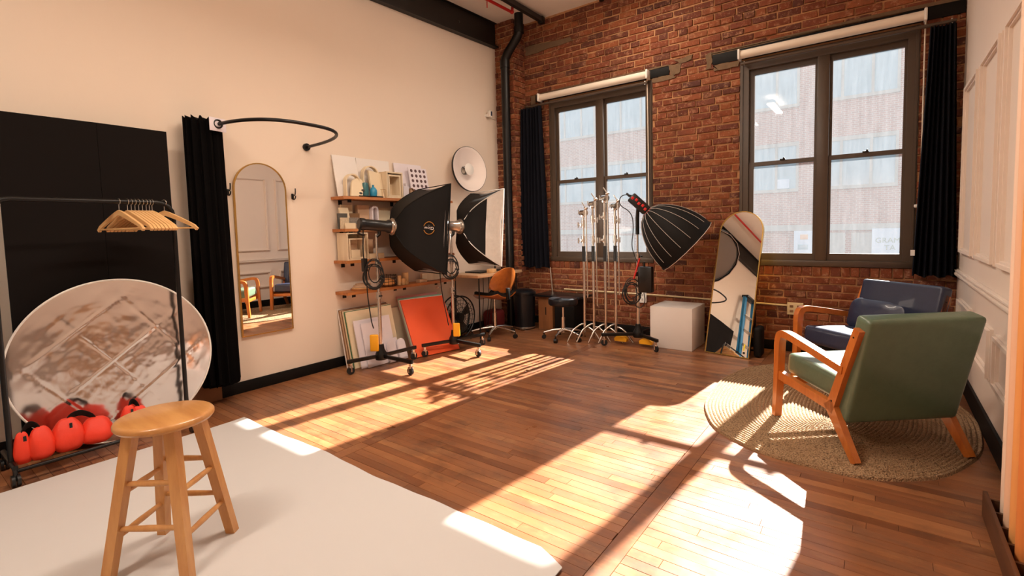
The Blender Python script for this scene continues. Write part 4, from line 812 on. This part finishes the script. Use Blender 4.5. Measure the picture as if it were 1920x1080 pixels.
def monolight(name, label, ring, ax, L, mat, stand_top):
    t = thing(name, label, 'studio light', stand_top); ax = Vector(ax).normalized(); m4 = along(ring-ax*L, ax)
    obj('body', MB().lathe([(.001, 0), (.05, 0), (.06, .012), (.06, .05), (.054, .06), (.054, L-.07), (.066, L-.05), (.066, L-.014), (.001, L-.014)], 28, m4), mat, t)
    obj('rear_panel', MB().lathe([(.001, -.004), (.046, -.004), (.046, .001)], 24, m4), 'fan_grey', t); obj('front_ring', MB().lathe([(.066, L-.034), (.073, L-.034), (.073, L-.013), (.066, L-.013)], 28, m4), 'steel', t)
    obj('trim_strip', MB().box((.055, 0, L*.5), (.006, .012, .08), .002, m4), 'white_plastic', t)
    mid = ring-ax*(L*.42); obj('tilt_bracket', MB().tube([mid-Z*.055, mid-Z*.085, Vector(stand_top)-Z*.01], [.02, .016, .017], 12), 'black_plastic', t); obj('handle', MB().tube(smooth([ring-ax*(L-.01)-Z*.055, ring-ax*(L+.02)-Z*.09, ring-ax*(L-.05)-Z*.10]), .010, 8), 'black_plastic', t)
    return t
ax1 = pitch((.28, .96, 0), 5); r1 = S1+Vector((.05, .165, 1.385)); softbox('softbox', 'black rectangular softbox with a round gold logo printed upside down', r1, ax1, .35, .445, .43, False, True); monolight('studio_strobe', 'black cylindrical studio strobe mounted behind the logo softbox', r1, ax1, .34, 'black_plastic', S1+Z*1.30)
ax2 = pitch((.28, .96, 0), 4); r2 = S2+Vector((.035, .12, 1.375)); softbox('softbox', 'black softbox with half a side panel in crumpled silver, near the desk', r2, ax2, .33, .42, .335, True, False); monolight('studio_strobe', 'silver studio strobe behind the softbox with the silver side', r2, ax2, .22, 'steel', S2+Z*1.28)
cablecoil('cable_coil', 'black power cable coiled on the stand nearest the arched mirror', S1+Vector((.0, -.045, .92)), .085, 5); cablecoil('cable_coil', 'grey-black cable coiled on the stand in front of the orange board', S2+Vector((.03, -.05, .93)), .075, 5)
p0 = r1-ax1*.30-Z*.06; solo('power_cable', MB().tube(smooth([p0, p0+Vector((-.01, -.01, -.25)), S1+Vector((-.09, -.06, 1.04)), S1+Vector((-.10, -.06, .78)), S1+Vector((-.09, -.05, .60)), S1+Vector((-.06, -.05, .45)), S1+Vector((-.035, -.05, .40))], 3), .0055, 6), 'black_rubber', 'black power cable dangling from the strobe with a plug at its end', 'cable')
solo('power_brick', MB().box(S1+Vector((-.10, -.075, 1.02)), (.05, .045, .13), .008), 'black_plastic', 'small black power brick hanging beside the stand nearest the arched mirror', 'power brick')
solo('power_cable', MB().tube(smooth([r2-ax2*.18-Z*.07, S2+Vector((-.10, -.08, 1.15)), S2+Vector((-.10, -.09, .9)), S2+Vector((-.08, -.08, .62)), S2+Vector((-.03, -.07, .4)), S2+Vector((-.02, -.06, .30))], 3), .005, 6), 'black_rubber', 'black cable dangling down the stand in front of the orange board', 'cable')
solo('inline_switch', MB().box(S2+Vector((-.12, -.10, .72)), (.05, .03, .022), .006), 'steel', 'small inline cable switch hanging near the lowest shelf', 'switch')

# ================================================================== BACK: desk corner
t = thing('desk', 'small pale wooden desk against the left wall in the corner', 'desk', (.26, -.87, 0)); obj('top', MB().bb((.02, -1.33, .755), (.50, -.43, .79), .004), 'desk_wood', t)
for x in (.06, .45):
    for y in (-1.26, -.50): obj('leg', MB().cyl((x, y, 0), (x, y, .755), .008, n=10), 'black_metal', t)
for i, (y, dx) in enumerate(((-1.12, .40), (-1.05, .43), (-.98, .42), (-.93, .44))):
    solo('desk_cable', MB().tube(smooth([(dx, y, .752), (dx-.01, y+.01, .5), (dx-.03, y-.02*i, .2), (dx-.10, y+.03, .006)]), .004, 6), 'black_rubber', ('black cable hanging under the desk nearest its front edge', 'second black cable hanging under the desk', 'third black cable hanging under the desk', 'black cable hanging under the desk farthest from its front edge')[i], 'cable')
solo('laptop', MB().bb((.08, -1.10, .7905), (.34, -.85, .808), .004), 'black_plastic', 'closed black laptop on the desk', 'laptop')
solo('wooden_box', MB().bb((.30, -.98, .7905), (.40, -.86, .845), .004) if False else MB().bb((.36, -1.00, .7905), (.44, -.90, .84), .004), 'toy_wood', 'small wooden box on the desk under the softbox', 'box')
t = thing('desk_monitor', 'thin black monitor on a slim stand on the desk behind the softbox', 'monitor', (.20, -.62, .79)); obj('base', MB().bb((.14, -.72, .7905), (.30, -.54, .80), .003), 'black_metal', t); obj('stem', MB().cyl((.2, -.63, .80), (.19, -.63, .98), .010, n=10), 'black_metal', t); obj('screen', MB().bb((.17, -.86, .93), (.19, -.45, 1.18), .004), 'black_plastic', t)
# desk chair
cc = Vector((.49, -1.02, 0)); rear = Vector((.985, -.17, 0)).normalized(); side = Vector((.17, .985, 0)).normalized()
t = thing('desk_chair', 'moulded plywood swivel chair with black seat and chrome base at the desk', 'chair', cc)
def bk_(i, j):
    u = i/20*2-1; w = j/12; hw = .215*(1-.25*abs(w-.45)**2*2)*(1-.10*w); z = .565+.31*w+(-.07*abs(u)**2.4*(1 if w > .5 else -.9))*abs(w-.5)*2; return cc+side*(u*hw)+rear*(.215+.07*w-.075*u*u)+Z*z
mb = MB().grid(bk_, 21, 13); n = len(mb.v); bo2 = MB(); bo2.v = mb.v+[q-rear*.012 for q in mb.v]; bo2.f = mb.f+[tuple(i+n for i in f) for f in mb.f]
ed = [i for i in range(21)]+[20+21*j for j in range(1, 13)]+[12*21+i for i in range(19, -1, -1)]+[21*j for j in range(11, 0, -1)]
bo2.f += [(ed[k], ed[(k+1) % len(ed)], ed[(k+1) % len(ed)]+n, ed[k]+n) for k in range(len(ed))]; bo2.t = [.5]*len(bo2.v); obj('backrest', bo2, 'plywood', t)
def st_(i, j):
    u = i/20*2-1; w = j/16; hw = .225*(1-.35*abs(2*w-1)**3); z = .475+.055*abs(u)**2+.03*(w > .85)*(w-.85)*6-.03*max(0, .25-w)*4; return cc+side*(u*hw)+rear*(-.235+.47*w)+Z*z
for nm, dz, mt_, k in (('seat_shell', 0, 'plywood', 1.0), ('seat_pad', .016, 'black_fabric', .94)):
    g = MB().grid(st_, 21, 17); n = len(g.v); ce = cc+Z*.5; v0 = [cc+(q-cc)*k+Z*(dz+.5*(1-k)) for q in g.v]; b2 = MB(); tk = .013 if nm == 'seat_shell' else .035; b2.v = v0+[q+Z*tk for q in v0]; b2.f = g.f+[tuple(i+n for i in f) for f in g.f]
    ed = [i for i in range(21)]+[20+21*j for j in range(1, 17)]+[16*21+i for i in range(19, -1, -1)]+[21*j for j in range(15, 0, -1)]; b2.f += [(ed[q], ed[(q+1) % len(ed)], ed[(q+1) % len(ed)]+n, ed[q]+n) for q in range(len(ed))]; b2.t = [.5]*len(b2.v); obj(nm, b2, mt_, t)
obj('back_bracket', MB().box(cc+rear*.252+Z*.555, (.03, .05, .14), .006), 'black_metal', t); obj('gas_stem', MB().cyl(cc+Z*.09, cc+Z*.30, .024, n=14).cyl(cc+Z*.28, cc+Z*.47, .014, n=12), 'chrome', t)
def starbase(t, c, n, r, z0, a0, rw=.026, mat='chrome'):
    for k in range(n):
        a = a0+2*math.pi*k/n; d = Vector((math.cos(a), math.sin(a), 0)); obj('base_leg', MB().tube([c+d*.02+Z*(z0+.03), c+d*r*.5+Z*(z0+.02), c+d*r+Z*(z0-.012)], [.018, .015, .011], 10), mat, t)
        q = c+d*r; p_ = d.cross(Z); w = obj('caster', MB().cyl(q+Z*.05, q+Z*(z0-.01), .008, n=8), 'black_plastic', t); obj('wheel', MB().cyl(q+Z*rw-p_*.017, q+Z*rw+p_*.017, rw, n=16), 'black_plastic', w)
starbase(t, cc, 5, .29, .09, math.radians(-66))
# fan
fc = Vector((.235, -1.42, .285)); t = thing('floor_fan', 'round black floor fan standing behind the orange board', 'fan', (.235, -1.42, 0)); m4 = frame(fc, Y, Z, X); mb = MB()
for zz, rr in ((.045, (.255, .21, .165, .12, .075)), (-.045, (.255, .17, .09))):
    for r in rr: mb.tube([m4 @ Vector((r*math.cos(a), r*math.sin(a), zz+(.02 if zz > 0 else -.02)*(1-r/.255))) for a in [2*math.pi*k/40 for k in range(40)]], .003 if r < .25 else .009, 6, True)
for k in range(24): a = 2*math.pi*k/24; mb.tube([m4 @ Vector((.05*math.cos(a), .05*math.sin(a), .06)), m4 @ Vector((.255*math.cos(a), .255*math.sin(a), .045)), m4 @ Vector((.255*math.cos(a), .255*math.sin(a), -.045))], .0022, 5)
obj('grille', mb, 'black_metal', t); obj('hub', MB().lathe([(.001, .072), (.05, .068), (.055, .05), (.055, -.10), (.001, -.11)], 24, m4), 'black_plastic', t)
for k in range(4):
    a0 = 2*math.pi*k/4+.4
    def bl(i, j, a0=a0): r = .05+.17*j/8; a = a0+(i/6-.5)*(.9-.2*j/8); return m4 @ Vector((r*math.cos(a), r*math.sin(a), (i/6-.5)*.05))
    g = MB().grid(bl, 7, 9); g.add([q-X*.003 for q in g.v], g.f[:]); obj('blade', g, 'fan_grey', t)
obj('foot', MB().tube([fc+Vector((0, -.16, -.275)), fc+Vector((0, .16, -.275))], .010, 8).tube([fc+Vector((-.1, -.12, -.275)), fc+Vector((.1, -.12, -.275))], .010, 8).tube([fc+Vector((-.1, .12, -.275)), fc+Vector((.1, .12, -.275))], .010, 8), 'black_metal', t)
solo('red_bag', MB().box((.15, -.62, .13), (.22, .26, .25), .06, seg=4), 'dark_red', 'dark red bag in the shade under the desk', 'bag')
# bin
t = thing('trash_bin', 'black round bin with a domed lid below the navy curtain', 'bin', (.51, -.405, 0)); c = Matrix.Translation((.51, -.405, 0)); obj('body', MB().lathe([(.001, .002), (.135, .002), (.138, .03), (.148, .46), (.001, .46)], 36, c), 'bin_black', t); obj('lid', MB().lathe([(.152, .455), (.156, .47), (.150, .495), (.11, .525), (.001, .535)], 36, c), 'bin_black', t); obj('base_ring', MB().lathe([(.139, .012), (.143, .014), (.143, .030), (.139, .032)], 36, c), 'steel', t); obj('pedal', MB().box((.58, -.56, .02), (.06, .05, .012), .003), 'steel', t)
solo('broom_handle', MB().tube([(.70, -.045, .80), (.735, -.05, .46), (.77, -.055, .003)], .011, 10), 'steel', 'thin grey pole leaning on the brick below the navy curtain', 'pole')
# crate, case, black flat on top
t = thing('wooden_crate', 'brown wooden crate standing on end below the corner window', 'crate', (.83, -.24, 0)); 
for x in (.72, .92): obj('side_board', MB().bb((x-.008, -.37, 0), (x+.008, -.10, .44)), 'crate_wood', t)
obj('front_board', MB().bb((.728, -.37, .004), (.912, -.354, .436)), 'crate_wood', t); obj('top_board', MB().bb((.728, -.354, .424), (.912, -.10, .44)), 'crate_wood', t); obj('handle_slot', MB().box((.825, -.3705, .25), (.014, .002, .10)), 'black_paint', t)
solo('black_case', MB().bb((.95, -.36, 0), (1.25, -.10, .43), .015), 'black_fabric', 'black case standing between the crate and the stands', 'case')
solo('black_flat', MB().bb((.672, -.43, .4415), (1.36, -.07, .468), .004), 'bin_black', 'flat black board lying on the crate and case', 'board')
# black swivel stool
sc_ = Vector((1.30, -.72, 0)); t = thing('swivel_stool', 'round black cushioned stool on a chrome five-leg base', 'stool', sc_); obj('cushion', MB().lathe([(.001, .415), (.16, .415), (.175, .43), (.178, .47), (.170, .492), (.14, .503), (.001, .505)], 40, Matrix.Translation(sc_)), 'bin_black', t)
obj('seat_plate', MB().lathe([(.001, .395), (.07, .395), (.07, .414), (.001, .414)], 20, Matrix.Translation(sc_)), 'black_metal', t); obj('gas_stem', MB().cyl(sc_+Z*.08, sc_+Z*.27, .024, n=14).cyl(sc_+Z*.26, sc_+Z*.40, .014, n=12), 'chrome', t); starbase(t, sc_, 5, .235, .09, math.radians(-82))
# C-stands
def cstand(base, top, arm, label, hang, first):
    b = Vector(base); t = thing('grip_stand', label, 'stand', b, 'chrome grip stands by the corner window')
    for k, a in enumerate((math.radians(236), math.radians(4), math.radians(118))):
        d = Vector((math.cos(a), math.sin(a), 0)); L = (.23, .20, .20)[k]; z0 = .20-.035*k; obj('leg', MB().tube(smooth([b+Z*z0, b+d*.05+Z*z0, b+d*L*.62+Z*(z0-.05), b+d*L*.72+Z*(z0-.08), b+d*L+Z*.004], 1), .0105, 10), 'chrome', t)
    obj('column', MB().cyl(b+Z*.10, b+Z*.94, .0165, n=14).cyl(b+Z*1.10, b+Z*(top-.03), .0135, n=12), 'chrome', t); obj('sleeve', MB().cyl(b+Z*.935, b+Z*1.115, .0205, n=14), 'black_rubber', t)
    for i, z in enumerate((1.15, 1.15+(top-1.15)*.52)):
        dd = Vector((-.8, -.5, 0)) if hang < 0 else Vector((.8, .3, 0)); c = obj('collar', MB().cyl(b+Z*z, b+Z*(z+.085), .0235, n=14).box(b+Z*(z+.03)+dd*.02, (.03, .03, .035), .004), 'chrome', t); dd = Vector((-.8, -.5, 0)) if hang < 0 else Vector((.8, .3, 0)); obj('t_handle', MB().cyl(b+Z*(z+.03), b+Z*(z+.03)+dd*.06, .006, n=8).tube([b+dd*.062+Z*(z), b+dd*.062+Z*(z+.06)], .008, 8), 'steel', c)
    h = obj('grip_head', MB().cyl(b+Z*top+Vector((-.03, .02, 0)), b+Z*top+Vector((.045, -.03, 0)), .036, n=18).box(b+Z*(top-.02), (.05, .05, .065), .008), 'chrome', t); obj('t_handle', MB().cyl(b+Z*top+Vector((-.03, .02, 0)), b+Z*top+Vector((-.09, .055, .015)), .006, n=8).tube([b+Z*(top+.04)+Vector((-.09, .055, 0)), b+Z*(top-.015)+Vector((-.09, .055, 0))], .006, 8), 'steel', h)
    off = Vector((.055, -.035, 0)); obj('grip_arm', MB().cyl(b+off+Z*(top+.05), b+off*1.2+Z*arm, .0085, n=10), 'chrome', t); obj('arm_clamp', MB().ball(b+off+Z*(top+.05), .024, (1, 1, .8)).cyl(b+off+Z*(top+.05), b+off+Z*(top+.09)+Vector((-.06, .02, .03)), .007, n=8), 'chrome', t)
    return t
cstand((1.558, -.66, 0), 1.50, .52, 'chrome grip stand nearest the black swivel stool', -1, 1); cstand((1.653, -.607, 0), 1.60, .42, 'second chrome grip stand from the black swivel stool', 1, 0); cstand((1.785, -.569, 0), 1.66, .62, 'third chrome grip stand from the black swivel stool', -1, 0); cstand((1.886, -.511, 0), 1.57, .55, 'chrome grip stand nearest the ribbed round softbox', 1, 0)
# ribbed round softbox
ap = P(1213, 396, y=-.585); ax3 = Vector((.655, .30, -.69)).normalized(); RS, DS = .345, .555; m4 = along(ap, ax3); t = thing('ribbed_softbox', 'deep black round softbox with pale ribs, tilted towards the floor mirror', 'softbox', ap)
def octp(k, s, out=0): a = 2*math.pi*(k+.5)/16; r = .05+(RS-.05)*math.sin(s*math.pi/2)**.72+out; return m4 @ Vector((r*math.cos(a), r*math.sin(a), DS*s**1.15))
obj('canopy', MB().grid(lambda i, j: octp(i, j/10), 16, 11, True), 'black_fabric', t); obj('inner_lining', MB().grid(lambda i, j: octp(i, j/10*.99, -.006), 16, 11, True), 'foil_lining', t)
for k in range(16): obj('rib', MB().tube([octp(k, j/10, .003) for j in range(0, 10)], .0024, 6), 'diffuser', t)
obj('front_rim', MB().tube([octp(k, 1) for k in range(16)], .009, 6, True), 'black_fabric', t); obj('rim_piping', MB().tube([octp(k, 1.012, .003) for k in range(16)], .004, 6, True), 'white_print', t)
obj('front_diffuser', MB().lathe([(.001, DS*.97), (RS*.955, DS*.97), (RS*.955, DS*.975), (.001, DS*.975)], 16, m4), 'diffuser', t)
t = thing('studio_light', 'black studio light with red markings behind the ribbed softbox', 'studio light', S3+Z*1.34); hL = .235; m5 = along(ap-ax3*hL, ax3)
obj('body', MB().box((0, 0, hL*.5), (.105, .11, hL), .016, m5), 'black_plastic', t); obj('mount', MB().lathe([(.001, hL), (.06, hL), (.06, hL+.02), (.05, hL+.03)], 24, m5), 'black_metal', t)
for k in range(5): obj('red_marking', MB().box((-.0535, .012*(k % 2), .025+.045*k), (.005, .030, .028), .002, m5), 'red_led', t)
obj('red_ring', MB().lathe([(.061, hL+.004), (.064, hL+.004), (.064, hL+.014), (.061, hL+.014)], 24, m5), 'red_led', t)
obj('handle', MB().tube(smooth([m5 @ Vector((.03, 0, 0)), m5 @ Vector((.045, 0, -.05)), m5 @ Vector((.09, 0, -.055)), m5 @ Vector((.085, 0, -.01))]), .012, 10), 'black_plastic', t)
mid = ap-ax3*(hL*.55); obj('tilt_bracket', MB().tube([mid-Z*.03, S3+Z*1.42, S3+Z*1.24], [.018, .021, .021], 14), 'black_plastic', t)
cb = MB().tube(smooth([ap-ax3*.16+Z*.06, ap-ax3*.24+Vector((-.10, -.02, .03)), ap-ax3*.2+Vector((-.16, -.03, -.06)), ap-ax3*.12+Vector((-.06, -.04, -.09)), S3+Vector((-.03, -.03, 1.30)), S3+Vector((-.06, -.03, 1.12)), S3+Vector((-.02, -.035, 1.0)), S3+Vector((.02, -.03, .92))], 3), .005, 6); solo('lamp_cable', cb, 'black_rubber', 'thin black cable looping from the studio light with red markings', 'cable')
t = thing('power_pack', 'black power pack clamped on the stand under the ribbed softbox', 'power pack', S3+Vector((.09, -.03, .60))); obj('body', MB().box(S3+Vector((.105, -.02, .745)), (.15, .085, .285), .012), 'black_plastic', t); obj('clamp', MB().box(S3+Vector((.01, -.0, .80)), (.06, .05, .05), .006), 'black_metal', t); obj('connector', MB().cyl(S3+Vector((.085, -.02, .887)), S3+Vector((.085, -.02, .94)), .012, n=10), 'black_plastic', t)
solo('red_lead', MB().tube(smooth([S3+Vector((.045, -.05, .98)), S3+Vector((.02, -.045, .90)), S3+Vector((-.01, -.05, .80)), S3+Vector((-.03, -.045, .74))]), .010, 8), 'red_led', 'short red cable tie hanging on the ribbed softbox stand', 'strap')
cablecoil('cable_coil', 'black cables bunched beside the power pack', S3+Vector((-.045, -.055, .60)), .085, 6)
solo('cable_loop', MB().tube(smooth([S3+Vector((.09, -.05, .60)), S3+Vector((.11, -.05, .50)), S3+Vector((.05, -.05, .42)), S3+Vector((-.01, -.05, .45)), S3+Vector((-.04, -.05, .55))], 3), .0055, 6), 'black_rubber', 'black cable loop hanging under the power pack', 'cable')
# white cube
solo('white_cube', MB().bb((2.312, -.552, .0), (2.765, -.09, .452), .003), 'foam_white', 'white painted cube plinth between the stand and the floor mirror', 'plinth')

# ================================================================== RUG AND ARMCHAIRS
RX, RY, RA, RB = 4.055, -1.60, .795, 1.135
def rp_(i, j):
    a = 2*math.pi*i/220; nr = 34; k = j/4; f = k/nr; c, s_ = math.cos(a), math.sin(a); e = 2/2.25; h = .006+.011*math.sin(math.pi*(k % 1))**.6 if j < nr*4 else .0
    ro = .30; ax_, by_ = (RA-ro)*0+RA*f, RB*f if False else max(RB-RA, 0)+RA*f
    x = ax_*math.copysign(abs(c)**e, c); y = by_*math.copysign(abs(s_)**e, s_); w = .008*math.sin(a*5+1)*f+.004*math.sin(a*13)*f
    return (RX+x*(1+w), RY+y*(1+w), h*(1+.25*math.sin(i*2.9+j)*.3))
mb = MB().grid(rp_, 220, 34*4+1, True)
m_, nt, b_ = newmat('jute'); v = coords(nt); vo = N(nt, 'ShaderNodeTexVoronoi'); vo.inputs['Scale'].default_value = 130; nt.links.new(v, vo.inputs['Vector']); o_ = ramp(nt, vo.outputs['Distance'], [(.0, '#b99a76'), (.55, '#9c7d5c'), (.9, '#5e4630')]); o_ = mixrgb(nt, o_, lin('#8a6a4a'), ramp(nt, noise(nt, v, 6), [(.4, 0.0), (.7, .5)])); nt.links.new(o_, b_.inputs['Base Color']); b_.inputs['Roughness'].default_value = .95; bump(nt, vo.outputs['Distance'], .9, .006, b_); MATS['jute'] = m_
solo('jute_rug', mb, 'jute', 'oval braided jute rug under the two armchairs', 'rug')
def armchair(o, u, v, leather, label, z0):
    u = Vector(u); v = Vector(v); t = thing('armchair', label, 'armchair', Vector(o)+(u*.35+v*.33)); o = Vector(o)+Z*z0
    for s_, (va, vb) in enumerate(((-.018, .018), (.640, .676))):
        F = frame(o, u, Z, -v) if False else frame(o, u, Z, v)
        cl = smooth([(-.005, 0), (.012, .22), (.020, .40), (.022, .52), (.045, .572), (.10, .582), (.24, .558), (.42, .526), (.62, .488)], 2)
        n_ = len(cl); wd = [.034+.020*min(1, k/(n_*.35)) if k < n_*.5 else .050-.006*(k/n_) for k in range(n_)]
        obj('armrest', MB().ribbon([(p.x, p.y) for p in cl], wd, va-.006, vb+.006, F), 'chair_wood', t); obj('side_rail', MB().ribbon([(.03, .292), (.28, .272), (.53, .252)], [.06, .05, .055], va, vb, F), 'chair_wood', t)
        obj('back_post', MB().ribbon([(.515, .225), (.60, .45), (.715, .735)], [.060, .050, .044], va, vb, F), 'chair_wood', t); obj('rear_leg', MB().ribbon([(.505, .275), (.60, .145), (.712, 0)], [.075, .056, .036], va, vb, F), 'chair_wood', t)
        for (a, b) in ((.02, .30), (.02, .265), (.54, .29), (.695, .69)): obj('dowel', MB().cyl(F @ Vector((a, b, va-.002)), F @ Vector((a, b, vb+.002)), .005, n=10), 'black_metal', t)
    obj('front_rail', MB().box((.045, .255, .329), (.025, .05, .62), .003, frame(o, u, Z, v)), 'chair_wood', t); obj('rear_rail', MB().box((.51, .245, .329), (.025, .05, .62), .003, frame(o, u, Z, v)), 'chair_wood', t)
    def cushion(c, d, ang, bev, puff):
        mb = MB(); bm = bmesh.new(); bmesh.ops.create_cube(bm, size=1)
        for q in bm.verts: q.co = Vector((q.co.x*d[0], q.co.y*d[1], q.co.z*d[2]))
        bmesh.ops.bevel(bm, geom=list(bm.edges), offset=bev, segments=4, profile=.6, affect='EDGES'); bmesh.ops.subdivide_edges(bm, edges=[e for e in bm.edges if e.calc_length() > .1], cuts=5, use_grid_fill=True); bm.verts.index_update()
        ca, sa = math.cos(ang), math.sin(ang); F = frame(o, u, Z, v); vs = []
        for q in bm.verts:
            x, y, z = q.co; kx, kz = max(0, 1-(2*x/d[0])**2), max(0, 1-(2*z/d[2])**2); y += math.copysign(puff, y)*(kx*kz)**.7 if abs(y) > d[1]*.3 else 0
            vs.append(F @ Vector((c[0]+x*ca-y*sa, c[1]+x*sa+y*ca, c[2]+z)))
        fs = [tuple(q.index for q in f.verts) for f in bm.faces]; bm.free(); return mb.add(vs, fs)
    obj('seat_cushion', cushion((.305, .360, .329), (.53, .135, .585), math.radians(-4), .035, .020), leather, t)
    bc = cushion((.640, .495, .345), (.105, .63, .662), math.radians(-14.5), .030, 0); obj('back_cushion', bc, leather, t)
    return t
gu, gv = Vector((.6494, -.7604, 0)), Vector((.7604, .6494, 0)); armchair((3.784, -2.043, 0), gu, gv, 'green_leather', 'sage green leather armchair with wooden frame, its back to the camera', .018)
ba = math.radians(49.65); bu = Vector((math.cos(ba), math.sin(ba), 0)); bv = Vector((math.sin(ba), -math.cos(ba), 0)); bo3 = Vector((3.765, -1.0, 0)); armchair(bo3, bu, bv, 'blue_leather', 'navy blue leather armchair with wooden frame near the brick wall', .018)
F = frame(bo3+Z*.018, bu, Z, bv); mb = MB()
def pil(i, j):
    a = 2*math.pi*i/40; b = math.pi*(j/20)-math.pi/2; cx_, cy_ = math.cos(a), math.sin(a); s_ = math.cos(b); x = .045*math.sin(b)*(1-.0*s_); r_ = abs(s_)**.35; w, h = .235*math.copysign(abs(cx_)**.45, cx_)*r_, .135*math.copysign(abs(cy_)**.45, cy_)*r_
    th_ = .065*math.sin(b)*max(0, 1-(abs(w)/.25)**3)*max(.15, 1-(abs(h)/.15)**3); lean = .25; q = Vector((.470+th_*.7+h*lean, .535+h*.95+.008*math.sin(w*30), .30+w)); return F @ q
mb.grid(pil, 40, 21, True); solo('lumbar_pillow', mb, 'blue_leather', 'navy pillow propped against the back of the navy armchair', 'pillow')

# ================================================================== RIGHT EDGE: paper rolls in a floor rack
t = thing('roll_rack', 'low dark wooden floor rack holding the paper rolls by the right wall', 'rack', (4.80, -3.4, 0)); ra, rb, xa, xb = -2.80, -4.05, 4.715, 4.862
obj('front_board', MB().bb((xa, rb, .0), (xa+.016, ra, .115), .003), 'rack_wood', t); obj('back_board', MB().bb((xb-.014, rb, 0), (xb-.0, ra, .115), .003), 'rack_wood', t) if False else None
y = ra
while y > rb-.01: obj('divider', MB().bb((xa+.016, y-.014, 0), (4.85, y, .085)), 'rack_wood', t); y -= .125
for i, (px, mt_, lab) in enumerate(((1889, 'pale_paper', 'palest peach paper roll, farthest of the rolls standing in the rack'), (1896, 'peach_paper', 'peach paper roll, second farthest in the rack'), (1908, 'orange_paper', 'light orange paper roll, third in the rack'), (1921, 'tangerine_paper', 'deeper orange paper roll at the right edge of the picture'), (1942, 'orange_paper', 'orange paper roll nearest the camera in the rack'))):
    yk = ra-.014-.0555-.125*i; r_ = .036; xl = P(px, 600, y=yk).x; xc = min(max(xl+r_*1.05, xa+.016+r_+.003), 4.868-r_-.018); solo('paper_roll', MB().lathe([(.001, .003), (r_, .003), (r_, 2.75), (.03, 2.75), (.03, 2.7)], 28, Matrix.Translation((xc, yk, 0))), mt_, lab, 'paper roll', 'paper rolls standing by the right wall')
